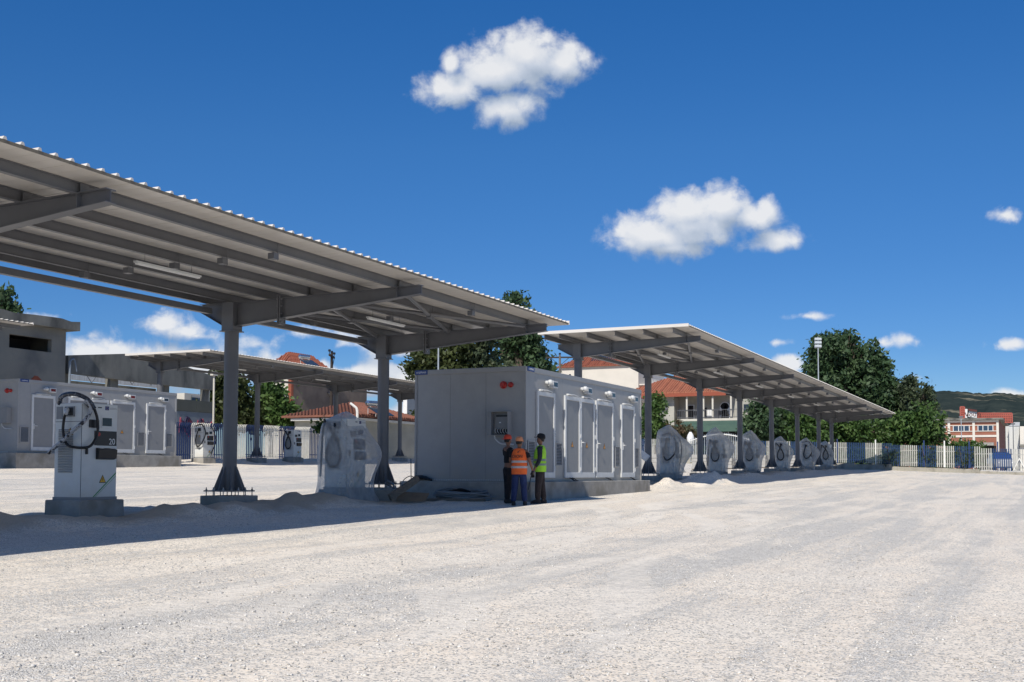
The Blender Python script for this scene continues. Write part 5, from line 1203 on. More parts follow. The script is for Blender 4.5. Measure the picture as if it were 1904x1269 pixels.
b = MB(); b.add([(-0.4, YQ(p[0])-o.y, ZQ(*p)-o.z) for p in ((1795, 761), (1799.5, 761), (1798.5, 777.5), (1795, 777.5), (1802, 764.5), (1816.5, 767), (1816.5, 777.5), (1801, 775.5))]+[(-0.3, YQ(p[0])-o.y, ZQ(*p)-o.z) for p in ((1795, 761), (1799.5, 761), (1798.5, 777.5), (1795, 777.5), (1802, 764.5), (1816.5, 767), (1816.5, 777.5), (1801, 775.5))], [(0,1,2,3), (4,5,6,7), (11,10,9,8), (15,14,13,12), (0,8,9,1), (1,9,10,2), (2,10,11,3), (3,11,8,0), (4,12,13,5), (5,13,14,6), (6,14,15,7), (7,15,12,4)]); bd = b.build('white_board', M['white'], t)
b = MB(); b.add([(-0.9, YQ(p[0])-o.y, ZQ(*p)-o.z) for p in ((1801, 760.5), (1817, 763), (1817, 766.5), (1801, 764))]+[(-0.2, YQ(p[0])-o.y, ZQ(*p)-o.z) for p in ((1801, 760.5), (1817, 763), (1817, 766.5), (1801, 764))], [(0,1,2,3), (7,6,5,4), (0,4,5,1), (1,5,6,2), (2,6,7,3), (3,7,4,0)]); b.build('sign_hood', M['latticedark'], t)
text_mesh('lettering', 'Vouri', 1.5, M['latticedark'], bd, face_mx(-0.45, YQ(1809)-o.y, ZQ(1809, 771)-o.z), 0.02)
# --- white tower and sheds beside the factory
D9 = 205.0; dc = at(1876, 800, D9); X9 = dc.x; YP = lambda px: atX(px, 800, X9).y
t = bthing('white_tower', 'white clad tower with a slanted cap right of the brick factory', 'tower', X9, YP(1882))
ZP = lambda py: zpx(X9, YP(1882), py)
lb(t, [(X9, X9+5, YP(1895), YP(1876), -3, ZP(793))], 'tower_body', M['paleclad'])
o = t.location; b = MB(); ya, yb = YP(1895.5)-o.y, YP(1875)-o.y
b.add([(-0.1, ya, ZP(793)-o.z+0.02), (-0.1, yb, ZP(793)-o.z+0.02), (4.5, yb-0.9, ZP(783.5)-o.z), (4.5, ya, ZP(783.5)-o.z), (4.6, yb-0.9, ZP(793)-o.z+0.02), (4.6, ya, ZP(793)-o.z+0.02)], [(0,3,2,1), (0,1,4,5), (2,3,5,4), (1,2,4), (0,5,3)]); b.build('slanted_cap', M['paleclad'], t)
lb(t, [(X9+2, X9+6, YP(1875.8), YP(1869), -3, ZP(792))], 'annex', M['paleclad'])
t = bthing('white_shed', 'white shed cut by the right edge of the photo behind the fence', 'shed', X9-4, YP(1902))
lb(t, [(X9-4, X9+8, YP(1945), YP(1897), -3, ZP(795))], 'wall', M['creamlight']); lb(t, [(X9-4.6, X9-4.002, YP(1945), YP(1896.5), ZP(831), ZP(828))], 'canopy', M['oldconcrete'])
for (px, py, lb_, d) in ((1883.6, 790, 'thin dark lamp pole in front of the white tower', 150), (1787, 777, 'thin pale lamp pole in front of the brick factory', 150)):
    p = at(px, py, d); t = thing('thin_pole', lb_, 'pole', (p.x, p.y, gz(p.x, p.y)-0.5)); b = MB(); h = p.z-t.location.z
    b.tube([(0, 0, 0), (0, 0, h)], [0.07, 0.05], 8); b.build('pole', M['steel'] if px > 1800 else M['galv'], t); b = MB(); b.cbox((0, 0, h+0.1), (0.35, 0.5, 0.22)); b.build('lamp_head', M['steel'], t)
# --- blue van parked beyond the fence
p = at(1869, 838, 108); t = thing('parked_car', 'silver car with blue glass and black roof behind the right end of the fence', 'car', (p.x, p.y, gz(p.x, p.y)-0.02), R(14))
def sec(y, z): return y, z
b = MB(); W2 = 0.86
rings = []
for (x, hw, zb, zt_) in ((0.0, 0.74, 0.45, 0.95), (0.08, 0.84, 0.30, 1.05), (0.9, 0.88, 0.26, 1.15), (3.6, 0.88, 0.26, 1.2), (4.2, 0.84, 0.30, 1.15), (4.3, 0.72, 0.42, 1.05)):
    rings.append([Vector((x, y, z)) for (y, z) in ((-hw, zb), (hw, zb), (hw+0.02, (zb+zt_)/2), (hw-0.06, zt_), (-hw+0.06, zt_), (-hw-0.02, (zb+zt_)/2))])
b.loft(rings); b.build('body', M['carblue'], t, False, 0.03)
b = MB(); rings = []
for (x, hw, zt_) in ((0.75, 0.78, 1.16), (1.45, 0.70, 1.76), (3.3, 0.70, 1.80), (4.1, 0.78, 1.19)):
    rings.append([Vector((x, y, z)) for (y, z) in ((-hw-0.06, 1.14), (hw+0.06, 1.14), (hw, zt_-0.02), (hw-0.1, zt_), (-hw+0.1, zt_), (-hw, zt_-0.02))])
b.loft(rings); b.build('cabin_glass', M['carglass'], t)
b = MB(); b.box(1.40, 3.35, -0.72, 0.72, 1.805, 1.85); b.build('roof', M['black'], t, False, 0.02)
for yy in (-0.6, 0.6): b = MB(); b.cbox((0.02, yy, 0.78), (0.06, 0.28, 0.14)); b.build('headlight', M['white'], t)
for xx in (0.8, 3.5):
    for yy in (-0.8, 0.8):
        b = MB(); b.tube([(xx, yy-0.1, 0.3), (xx, yy+0.1, 0.3)], 0.31, 16); w = b.build('wheel', M['black'], t)
# ------------------------------------------------------------------ trees and hill
def leaf_crown(name, blobs, n, size, m, parent, seed=1, clump=0.9, aspect=2.0):
    """leaf blades gathered in sprays spread through the crown's volume; blobs are (centre, (rx, ry, rz)) in local coordinates"""
    rng = np.random.default_rng(seed)
    vol = np.array([b[1][0]*b[1][1]*b[1][2] for b in blobs])**0.75; vol /= vol.sum()
    nc = max(12, n//26); which = rng.choice(len(blobs), nc, p=vol)
    C_ = np.array([b[0] for b in blobs])[which]; R_ = np.array([b[1] for b in blobs])[which]
    d = rng.normal(size=(nc, 3)); d /= np.linalg.norm(d, axis=1)[:, None]
    rad = rng.random(nc)**0.40*(0.80+0.38*rng.random(nc))
    cen = C_+d*R_*rad[:, None]
    k = rng.integers(0, nc, n); cs = clump*(0.55+0.9*rng.random(nc))
    off = rng.normal(size=(n, 3))*np.array([0.42, 0.42, 0.32])*cs[k][:, None]
    P = cen[k]+off
    a = rng.normal(size=(n, 3)); a[:, 2] -= 0.25; a += d[k]*0.7; a /= np.linalg.norm(a, axis=1)[:, None]
    b = np.cross(a, rng.normal(size=(n, 3))); b /= np.linalg.norm(b, axis=1)[:, None]
    s = size*(0.6+0.8*rng.random(n))[:, None]
    V = np.empty((n, 4, 3)); V[:, 0] = P-a*s; V[:, 1] = P+b*s/aspect; V[:, 2] = P+a*s; V[:, 3] = P-b*s/aspect
    me = bpy.data.meshes.new(name); me.vertices.add(4*n); me.vertices.foreach_set('co', V.reshape(-1).astype(np.float32))
    me.loops.add(4*n); me.loops.foreach_set('vertex_index', np.arange(4*n, dtype=np.int32)); me.polygons.add(n)
    me.polygons.foreach_set('loop_start', np.arange(0, 4*n, 4, dtype=np.int32)); me.polygons.foreach_set('loop_total', np.full(n, 4, dtype=np.int32))
    me.materials.append(m); me.update(); me.validate()
    o = bpy.data.objects.new(name, me); COL.objects.link(o); o.parent = parent; return o
def tree(name, label, d, blobs_px, n, size, leaf, trunk_px=None, group='trees behind the fences', seed=1, clump=0.9, bark='bark', depth=0.8, cat='tree', limbs=True, aspect=2.0):
    """blobs_px: crown puffs as (px, py, half width px, half height px) seen at distance d"""
    s = d/FPX; cx = trunk_px if trunk_px is not None else sum(b[0] for b in blobs_px)/len(blobs_px)
    base = at(cx, 860, d); g = gz(base.x, base.y); o = Vector((base.x, base.y, g)); rnd = random.Random(seed)
    t = thing(name, label, cat, o, 0, group); bl = []
    for (px, py, a, c) in blobs_px:
        p = at(px, py, d*(1+rnd.uniform(-0.012, 0.012)))-o; bl.append((p, (a*s, a*s*depth, c*s)))
    leaf_crown('crown', bl, n, size, M[leaf], t, seed, clump, aspect)
    b = MB(); top_ = max(p.z for p, r_ in bl); lo = min(p.z-r_[2] for p, r_ in bl); tr = max(0.06, 0.028*top_)
    fork = Vector((0, 0, max(0.5, lo*0.9 if lo > 0 else top_*0.3)))
    b.tube([(0, 0, -0.3), (0.04*top_*0.2, 0, fork.z*0.5), fork], [tr*1.25, tr, tr*0.85], 8)
    if limbs:
        for p, r_ in bl:
            q = p+Vector((0, 0, r_[2]*0.55)); mid = fork.lerp(q, 0.5)+Vector((rnd.uniform(-.3, .3), rnd.uniform(-.3, .3), 0.3))
            b.tube(curve_pts([fork, mid, q], 4), [tr*0.7*(1-i/9)+0.02 for i in range(9)], 6)
            for j in range(5):
                e = p+Vector((rnd.uniform(-.8, .8)*r_[0], rnd.uniform(-.8, .8)*r_[1], rnd.uniform(-.5, .8)*r_[2]))
                b.tube([mid.lerp(q, 0.3), mid.lerp(e, 0.6)+Vector((0, 0, 0.15)), e], [tr*0.32, tr*0.2, 0.02], 5)
    b.build('trunk', M[bark], t, True); return t
# behind the near kiosk: tall loose group
tree('loose_tree', 'tall loose green tree behind the left end of the front kiosk', 122, [(800, 660, 30, 34), (778, 690, 24, 20), (830, 672, 26, 30), (858, 640, 34, 40), (845, 690, 40, 22)], 5200, 0.30, 'leafolive', 822, seed=3, clump=0.95, bark='barkpale')
tree('loose_tree', 'pale stemmed bushy tree showing bare branches behind the middle of the front kiosk', 124, [(890, 660, 36, 40), (905, 620, 30, 40), (920, 690, 40, 26), (880, 700, 34, 20)], 4600, 0.28, 'leafgrey', 900, seed=4, clump=0.8, bark='barkpale')
tree('dark_tree', 'dense dark green tree behind the right corner of the front kiosk, topping the near roof', 128, [(950, 590, 30, 38), (975, 620, 40, 46), (992, 660, 36, 40), (945, 650, 40, 46), (965, 565, 22, 18), (1008, 685, 26, 22)], 8200, 0.30, 'leafdark', 968, seed=5, clump=0.95)
tree('shrub', 'rounded green shrub between the rear shelter end and the front kiosk', 104, [(768, 790, 20, 20), (778, 778, 14, 14)], 1500, 0.18, 'leafolive', 770, group='shrubs behind the fences', seed=6, clump=0.6, cat='shrub')
# left background
tree('leafy_tree', 'upright tree beside the pale lighting mast behind the rear shelter', 84, [(432, 735, 34, 44), (420, 700, 26, 26), (452, 770, 30, 28), (405, 760, 22, 34)], 6200, 0.22, 'leafolive', 432, seed=7, clump=0.8)
tree('leafy_tree', 'round tree hiding the balconies of the apartment house', 86, [(500, 735, 26, 34), (490, 770, 26, 28), (520, 765, 26, 26), (540, 778, 22, 16)], 5200, 0.22, 'leafmid', 503, seed=8, clump=0.8)
tree('shrub', 'low green shrub showing over the fence below the old tiled house', 72, [(640, 790, 18, 8), (618, 792, 14, 7), (600, 795, 12, 6)], 900, 0.16, 'leafmid', 628, group='shrubs behind the fences', seed=9, clump=0.5, cat='shrub', limbs=False)
tree('leafy_tree', 'treetop showing above the flat roof of the unfinished grey house', 100, [(4, 566, 16, 20), (22, 578, 12, 12), (-18, 570, 22, 24), (10, 548, 8, 9)], 1500, 0.30, 'leafdark', -10, seed=10, clump=0.8)
tree('shrub', 'bush at the left picture edge above the roof of the left kiosk', 63, [(2, 690, 18, 24), (12, 700, 16, 14), (-18, 690, 24, 30)], 2600, 0.13, 'leafolive', -6, group='shrubs behind the fences', seed=11, clump=0.5, cat='shrub')
# right background
tree('young_tree', 'small bright green tree between the front kiosk and the villa', 114, [(1215, 775, 24, 34), (1232, 800, 20, 22), (1222, 750, 14, 16), (1205, 800, 18, 24)], 3600, 0.20, 'leafmid', 1218, seed=12, clump=0.75)
tree('flowering_bush', 'bush with rusty pink foliage in front of the villa', 113, [(1262, 800, 24, 18), (1280, 812, 20, 16), (1248, 808, 14, 14)], 2200, 0.16, 'leafbrown', 1264, group='shrubs behind the fences', seed=13, clump=0.55, cat='bush')
tree('dark_tree', 'broad dark evergreen behind the middle of the long shelter', 114, [(1420, 780, 34, 46), (1440, 800, 40, 34), (1400, 800, 24, 32), (1462, 770, 30, 40)], 8200, 0.21, 'leafdark', 1430, seed=14, clump=0.75)
tree('dark_tree', 'tallest dark green tree behind the floodlight mast, its crown the highest at right', 123, [(1560, 680, 62, 52), (1520, 700, 36, 36), (1590, 690, 46, 50), (1545, 645, 40, 24), (1610, 740, 50, 40), (1530, 740, 50, 36), (1572, 638, 26, 20), (1512, 668, 12, 16), (1532, 640, 8, 14), (1552, 628, 7, 12), (1590, 640, 10, 16), (1604, 655, 9, 14), (1622, 690, 10, 18)], 15000, 0.27, 'leafdark', 1565, seed=15, clump=1.0)
tree('dark_tree', 'dark green tree with a right leaning shoulder beside the tallest tree', 120, [(1635, 690, 22, 34), (1640, 730, 34, 40), (1655, 760, 40, 36), (1625, 660, 12, 22)], 6500, 0.25, 'leafdark', 1640, seed=16, clump=0.85)
tree('leafy_tree', 'greenish grey tree with wispy tops left of the hillside', 117, [(1692, 735, 24, 36), (1685, 712, 14, 20), (1722, 755, 18, 26), (1722, 728, 10, 12), (1700, 770, 34, 30)], 4800, 0.23, 'leafgrey', 1700, seed=17, clump=0.75)
tree('leafy_tree', 'spreading light green tree just left of the brick factory, behind the fence', 112, [(1718, 790, 38, 40), (1735, 810, 30, 24), (1690, 800, 40, 34), (1752, 824, 16, 12), (1665, 810, 30, 26)], 7600, 0.22, 'leafmid', 1705, seed=18, clump=0.8)
tree('leafy_tree', 'light green hedge tree behind the last columns of the long shelter', 112, [(1560, 795, 40, 34), (1600, 800, 44, 30), (1520, 800, 34, 34), (1490, 795, 34, 36), (1640, 808, 30, 24)], 9000, 0.20, 'leafmid', 1570, seed=19, clump=0.75)
tree('shrub', 'low bush in front of the brick factory entrance, above the fence', 112, [(1790, 830, 24, 9), (1815, 832, 18, 8), (1770, 832, 14, 8)], 1300, 0.16, 'leafmid', 1792, group='shrubs behind the fences', seed=20, clump=0.5, cat='shrub', limbs=False)
# ragged hedge seen through the right pickets
for k, (px, w) in enumerate(((1300, 30), (1480, 60), (1590, 60), (1670, 40), (1735, 34), (1795, 30))):
    tree('hedge_shrub', ('low dark shrub behind the right fence near the villa gate', 'low dark shrub behind the sheeted chargers and right fence', 'low dark shrub behind the right fence under the tallest tree', 'low dark shrub behind the right fence, right of the long shelter end', 'low dark shrub behind the right fence under the spreading light green tree', 'low dark shrub behind the right fence before the brick factory')[k], 108, [(px-w*0.6, 853, w*0.6, 18), (px+w*0.6, 853, w*0.6, 17), (px, 852, w*0.6, 20)], 3600, 0.17, 'leafdark', px, group='shrubs behind the fences', seed=60+k, clump=0.5, cat='shrub', limbs=False)
# creeper grown through the blue panels of the right fence
for k, (px, lab) in enumerate(((1657, 'first'), (1723, 'second'), (1792, 'third'))):
    s = fence_pt(px); P_ = A0+FD*s-FN*0.12; g = gz(P_.x, P_.y)+0.5
    t = thing('creeper', 'thin creeper climbing the %s blue panel from the mast on the right fence' % lab, 'creeper', (P_.x, P_.y, g), 0, 'creepers on the right fence')
    leaf_crown('creeper_leaves', [(Vector((FD.x*q, FD.y*q, 0.7)), (0.5, 0.5, 0.75)) for q in (-0.45, 0.2, 0.6)], 420, 0.055, M['leafolive'], t, 40+k, 0.25)
    b = MB(); b.tube(curve_pts([(0, 0, -0.4), (0.1, 0.1, 0.4), (-0.1, 0.2, 1.0), (0.1, 0.3, 1.5)], 5), 0.02, 5); b.build('creeper_stem', M['bark'], t)

def hill():
    prof = [(1150, 800), (1300, 790), (1450, 765), (1560, 748), (1640, 742), (1700, 738), (1735, 735.5), (1765, 736), (1800, 738), (1818, 741), (1832, 741), (1850, 738.5), (1880, 740), (1904, 743), (1960, 744), (2050, 750), (2200, 765)]
    def top(px):
        for (a, ya), (b_, yb) in zip(prof[:-1], prof[1:]):
            if a <= px <= b_: return ya+(yb-ya)*(px-a)/(b_-a)
        return prof[0][1] if px < prof[0][0] else prof[-1][1]
    V = []; nx, nr = 300, 46
    for j in range(nr):
        f = j/(nr-1); D = 700+f*900
        for i in range(nx):
            px = 1150+1050*i/(nx-1); p = at(px, 800, D); q = at(px, top(px), 1600)
            h = q.z*(1-(1-f)**1.7) if f < 0.97 else q.z*0.985
            h = -2+h+(10*noise.noise((p.x*0.006, p.y*0.006, 1))+4*noise.noise((p.x*0.02, p.y*0.02, 2)))*math.sin(math.pi*min(1, f*1.02))+ (2.6*abs(noise.noise((p.x*0.09, p.y*0.09, 4)))+1.6*noise.noise((p.x*0.21, p.y*0.21, 7)))*(0.3+0.7*f)
            V.append((p.x, p.y, h))
    mb = MB(); mb.v = V; mb.f = [(j*nx+i, j*nx+i+1, (j+1)*nx+i+1, (j+1)*nx+i) for j in range(nr-1) for i in range(nx-1)]; mb.m = [0]*len(mb.f)
    h = mb.build('hill', M['hill'], None, False); setp(h, kind='structure')
def hill_mat():
    m = mat('scrub_hillside', (0.024, 0.036, 0.036), (0.038, 0.050, 0.046), scale=0.06, rough=1.0, contrast=(0.35, 0.65), bump=0.0); nt = m.node_tree; L = nt.links
    b = nt.nodes['Principled BSDF']; tc = nt.nodes.new('ShaderNodeTexCoord'); mp = nt.nodes.new('ShaderNodeMapping'); mp.inputs['Scale'].default_value = (1, 0.5, 3.2); L.new(tc.outputs['Object'], mp.inputs['Vector'])
    nz = nt.nodes.new('ShaderNodeTexNoise'); nz.inputs['Scale'].default_value = 0.011; nz.inputs['Detail'].default_value = 9; nz.inputs['Roughness'].default_value = 0.68; nz.inputs['Distortion'].default_value = 0.5; L.new(mp.outputs[0], nz.inputs['Vector'])
    rp = nt.nodes.new('ShaderNodeValToRGB'); rp.color_ramp.elements[0].position = 0.54; rp.color_ramp.elements[1].position = 0.61; L.new(nz.outputs['Fac'], rp.inputs[0])
    mx = nt.nodes.new('ShaderNodeMix'); mx.data_type = 'RGBA'; L.new(rp.outputs[0], mx.inputs['Factor']); L.new(b.inputs['Base Color'].links[0].from_socket, mx.inputs['A']); mx.inputs['B'].default_value = (0.22, 0.20, 0.145, 1); L.new(mx.outputs['Result'], b.inputs['Base Color'])
    b.inputs['Specular IOR Level'].default_value = 0.0; return m
M['hill'] = hill_mat(); hill()
# ------------------------------------------------------------------ people
def skin_mesh(name, verts, edges, m, parent, root=0, sub=1):
    """verts: list of (point, radius or (rx, ry)); grows one continuous surface over the skeleton"""
    me = bpy.data.meshes.new(name+'_src'); me.from_pydata([tuple(v[0]) for v in verts], edges, []); me.update()
    ob = bpy.data.objects.new(name+'_src', me); COL.objects.link(ob)
    md = ob.modifiers.new('skin', 'SKIN'); md.use_smooth_shade = True; md.branch_smoothing = 0.4
    for i, v in enumerate(verts):
        r_ = v[1] if isinstance(v[1], tuple) else (v[1], v[1]); me.skin_vertices[0].data[i].radius = r_
        me.skin_vertices[0].data[i].use_root = (i == root)
    if sub: s = ob.modifiers.new('sub', 'SUBSURF'); s.levels = sub; s.render_levels = sub
    dg = bpy.context.evaluated_depsgraph_get(); out = bpy.data.meshes.new_from_object(ob.evaluated_get(dg))
    bpy.data.objects.remove(ob); bpy.data.meshes.remove(me)
    out.name = name; out.materials.clear(); out.materials.append(m); out.polygons.foreach_set('use_smooth', [True]*len(out.polygons))
    o = bpy.data.objects.new(name, out); COL.objects.link(o); o.parent = parent; return o
def ring(c, rx, ry, n=20, tilt=0.0, p=2.3):
    V = []
    for k in range(n):
        a = 2*math.pi*k/n; x = math.copysign(abs(math.cos(a))**(2/p), math.cos(a))*rx; y = math.copysign(abs(math.sin(a))**(2/p), math.sin(a))*ry
        V.append(Vector((c[0]+x, c[1]+y, c[2]+y*tilt)))
    return V
def person(label, loc, rz, H, pose):
    """local frame: +y is where the chest faces, +x the person's right hand side is -x... (x to the right as seen from behind)"""
    t = thing('person', label, 'person', loc, rz, None); t.scale = (H/1.75,)*3
    P = dict(pose)
    pelvis = Vector((0, 0, 0.95)); chest = Vector((0, 0.0, 1.28)); neck = Vector((0, -0.015, 1.47)); hd = P.get('head', 0.0)
    V = []; E = []
    def add(p, r_, frm=None):
        V.append((Vector(p), r_)); i = len(V)-1
        if frm is not None: E.append((frm, i))
        return i
    a0 = add(pelvis, (0.145, 0.105)); a1 = add((0, 0.01, 1.10), (0.135, 0.10), a0); a2 = add(chest, (0.155, 0.105), a1); a3 = add((0, -0.01, 1.41), (0.12, 0.075), a2); a4 = add(neck, 0.055, a3)
    # head: turn by P['turn'] about z
    ct, st = math.cos(P.get('turn', 0)), math.sin(P.get('turn', 0))
    def hp(x, y, z): return Vector((x*ct-y*st, -0.01+x*st+y*ct, z))
    a5 = add(hp(0, 0.02, 1.535), (0.062, 0.070), a4); a6 = add(hp(0, 0.012, 1.60), (0.072, 0.085), a5); a7 = add(hp(0, 0.002, 1.675), (0.073, 0.088), a6); add(hp(0, -0.005, 1.72), (0.055, 0.065), a7)
    add(hp(0, 0.098, 1.60), 0.018, a6)                      # nose
    for s in (-1, 1): add(hp(s*0.08, 0.0, 1.60), 0.016, a6)   # ears
    for s in (-1, 1):
        L = P['leg'][0 if s < 0 else 1]
        hip = add((s*0.085, 0, 0.90), 0.10, a0); kn = add((s*0.10+L[0]*0.4, L[1]*0.5+0.015, 0.49), 0.062, hip); an = add((s*0.11+L[0], L[1], 0.10), 0.042, kn)
        hl = add((s*0.11+L[0], L[1]-0.01, 0.05), 0.045, an); toe = add((s*0.125+L[0], L[1]+0.12, 0.035), 0.038, hl); add((s*0.13+L[0], L[1]+0.185, 0.03), 0.03, toe)
        A = P['arm'][0 if s < 0 else 1]
        sh = add((s*0.185, -0.01, 1.40), 0.062, a3); el = add(A[0], 0.042, sh); wr = add(A[1], 0.028, el)
        d = (Vector(A[1])-Vector(A[0])).normalized(); side = d.cross(Vector((s, 0.2, 0.1))).normalized() if abs(d.x) < 0.8 else d.cross(Vector((0, 0, 1))).normalized()
        palm = add(Vector(A[1])+d*0.075, (0.036, 0.022), wr)
        for f in range(4):
            q = Vector(A[1])+d*0.11+side*(f-1.5)*0.019; bend = side.cross(d)*(-0.012 if s > 0 else 0.012)
            k1 = add(q, 0.009, palm); k2 = add(q+d*(0.035+0.006*(1-abs(f-1.2)/2))+bend, 0.0085, k1); add(q+d*(0.06+0.01*(1-abs(f-1.2)/2))+bend*2.6, 0.0075, k2)
        q = Vector(A[1])+d*0.04+side*0.04; k1 = add(q, 0.011, palm); add(q+d*0.05+side*0.012, 0.009, k1)
    skin_mesh('body', V, E, M['skin'], t, 0)
    # trousers
    V.clear(); E.clear()
    b0 = add((0, 0, 0.99), (0.165, 0.125)); b1 = add((0, 0, 0.90), (0.16, 0.125), b0)
    for s in (-1, 1):
        L = P['leg'][0 if s < 0 else 1]
        h_ = add((s*0.095, 0, 0.80), 0.115, b1); k_ = add((s*0.105+L[0]*0.4, L[1]*0.5+0.01, 0.48), 0.092, h_); a_ = add((s*0.112+L[0]*0.9, L[1]*0.95, 0.20), 0.080, k_); add((s*0.112+L[0], L[1]-0.005, 0.085), 0.078, a_)
    skin_mesh('trousers', V, E, M[P['trousers']], t, 0)
    for s in (-1, 1):
        L = P['leg'][0 if s < 0 else 1]; b = MB(); c = Vector((s*0.118+L[0], L[1], 0))
        rings_ = [[c+Vector((math.cos(k*math.pi/7)*rx, oy+math.sin(k*math.pi/7)*ry, z)) for k in range(14)] for (z, rx, ry, oy) in ((0.0, 0.05, 0.13, 0.05), (0.03, 0.055, 0.14, 0.05), (0.07, 0.05, 0.12, 0.035), (0.11, 0.045, 0.06, 0.0))]
        b.loft(rings_); b.build('shoe', M['shoe'], t, True)
    # shirt: torso and sleeves in one surface
    V.clear(); E.clear()
    c0 = add((0, 0, 0.98), (0.168, 0.130)); c1 = add((0, 0.012, 1.12), (0.165, 0.128), c0); c2 = add((0, 0.0, 1.28), (0.175, 0.125), c1); c3 = add((0, -0.012, 1.405), (0.135, 0.09), c2); add((0, -0.014, 1.455), 0.07, c3)
    for s in (-1, 1):
        A = P['arm'][0 if s < 0 else 1]; sh = Vector((s*0.19, -0.01, 1.395)); el = Vector(A[0]); wr = Vector(A[1])
        i = add(sh, 0.078, c3)
        if P['sleeve'] == 'short': add(sh.lerp(el, 0.72), 0.068, i)
        else:
            j = add(el, 0.060, i); add(el.lerp(wr, 0.93), 0.044, j)
    skin_mesh('shirt', V, E, M[P['shirt']], t, 0)
    if P.get('vest'):
        b = MB(); rr = [(0.80, 0.20, 0.150, 0.0), (0.90, 0.205, 0.158, 0.005), (1.02, 0.203, 0.160, 0.01), (1.15, 0.200, 0.158, 0.012), (1.28, 0.205, 0.152, 0.004), (1.36, 0.195, 0.135, -0.004), (1.42, 0.165, 0.110, -0.012), (1.465, 0.10, 0.082, -0.014)]
        b.loft([ring((0, y, z), rx, ry) for (z, rx, ry, y) in rr], 0, False); v = b.build('vest', M[P['vest']], t, True)
        def band(z, h, k, nm):
            bb = MB(); rs = []
            for zz in (z-h/2, z+h/2):
                for i in range(len(rr)-1):
                    if rr[i][0] <= zz <= rr[i+1][0]:
                        f = (zz-rr[i][0])/(rr[i+1][0]-rr[i][0]); rs.append(ring((0, rr[i][3]+(rr[i+1][3]-rr[i][3])*f, zz), (rr[i][1]+(rr[i+1][1]-rr[i][1])*f)+0.006, (rr[i][2]+(rr[i+1][2]-rr[i][2])*f)+0.006))
            bb.loft(rs, 0, False); bb.build(nm, M[k], v, True)
        for z in P['bands']: band(z, 0.055, P.get('tape', 'reflective'), 'reflective_band')
        if P.get('text'):
            text_mesh('back_lettering', P['text'], 0.105, M['black'], v, Matrix.Translation((-0.03, -0.163, 1.255)) @ Matrix.Rotation(R(90), 4, 'X'), 0.006)
            bb = MB(); bb.add([(-0.03, -0.160, 1.345), (0.0, -0.158, 1.36), (0.012, -0.155, 1.39), (-0.012, -0.154, 1.392)], [(0,1,2,3)]); bb.add([(0.016, -0.154, 1.395), (0.03, -0.153, 1.40), (0.034, -0.151, 1.415), (0.016, -0.151, 1.41)], [(0,1,2,3)]); bb.v = [(p[0], p[1]-0.004, p[2]) for p in bb.v]; bb.build('back_emblem', M['black'], v)
    # hair and cap
    Mh = Matrix.Translation((0, -0.01, 0)) @ Matrix.Rotation(P.get('turn', 0), 4, 'Z') @ Matrix.Translation((0, 0.002, 1.62)) @ Matrix.Rotation(P.get('nod', 0.0), 4, 'X') @ Matrix.Translation((0, 0, -1.62))
    b = MB(); rs = []
    for (z, rx, ry, y) in ((1.575, 0.072, 0.05, -0.040), (1.62, 0.083, 0.075, -0.022), (1.66, 0.086, 0.092, -0.006)):
        rs.append([Mh @ p for p in ring((0, y, z), rx, ry, 16, 0, 2)])
    b.loft(rs, 0, False); b.build('hair', M['hair'], t, True)
    b = MB(); rs = []
    for (z, rx, ry) in ((1.652, 0.096, 0.112), (1.69, 0.096, 0.112), (1.73, 0.088, 0.102), (1.762, 0.066, 0.078), (1.777, 0.03, 0.036)):
        rs.append([Mh @ p for p in ring((0, -0.002, z), rx, ry, 18, 0, 2)])
    b.loft(rs, 0, True); cp_ = b.build('cap', M[P['cap']], t, True)
    sg = P.get('brim', 1); b = MB(); n = 10; V0 = []
    for k in range(n+1):
        a = math.pi*k/n; V0.append((math.cos(a)*0.088, sg*(0.085+math.sin(a)*0.092), 1.655-0.012*math.sin(a)))
    V1 = [(p[0], p[1], p[2]+0.012) for p in V0]
    b.add([Mh @ Vector(p) for p in V0+V1], [tuple(range(n+1)), tuple(range(2*n+1, n, -1))]+[(i, i+1, n+2+i, n+1+i) for i in range(n)]+[(n, 0, n+1, 2*n+1)]); b.build('cap_brim', M[P['cap']], cp_)
    for s in (-1, 1):
        b = MB(); b.ball(hp(s*0.030, 0.080, 1.628), 0.013, 8); b.build('eye', M['black'], t, True)
    b = MB(); b.ball(hp(0, 0.086, 1.560), (0.026, 0.010, 0.007), 8); b.build('mouth', M['moustache'] if P.get('moustache') else M['lips'], t, True)
    return t
M['lips'] = plain('lips', (0.16, 0.06, 0.045), 0.6); M['moustache'] = plain('moustache_hair', (0.02, 0.014, 0.01), 0.8)
VR = YAW-R(90)          # rotation that turns a person's chest (local +y) along the line of sight
g_ = lambda px, d: (lambda p: Vector((p.x, p.y, gh(p.x, p.y))))(at(px, 900, d))
p1 = g_(944.5, 28.35)
person('worker in black with a red orange cap, arms folded, beside the wall box', p1, VR-R(68), 1.71, dict(leg=((-0.02, 0.03), (0.02, -0.06)), arm=(((-0.235, 0.03, 1.13), (-0.05, 0.20, 1.10)), ((0.235, 0.03, 1.13), (0.06, 0.19, 1.14))), trousers='trousersblack', shirt='shirtblack', sleeve='short', cap='capred', brim=-1, turn=R(20), moustache=True))
p2 = g_(965.5, 27.65)
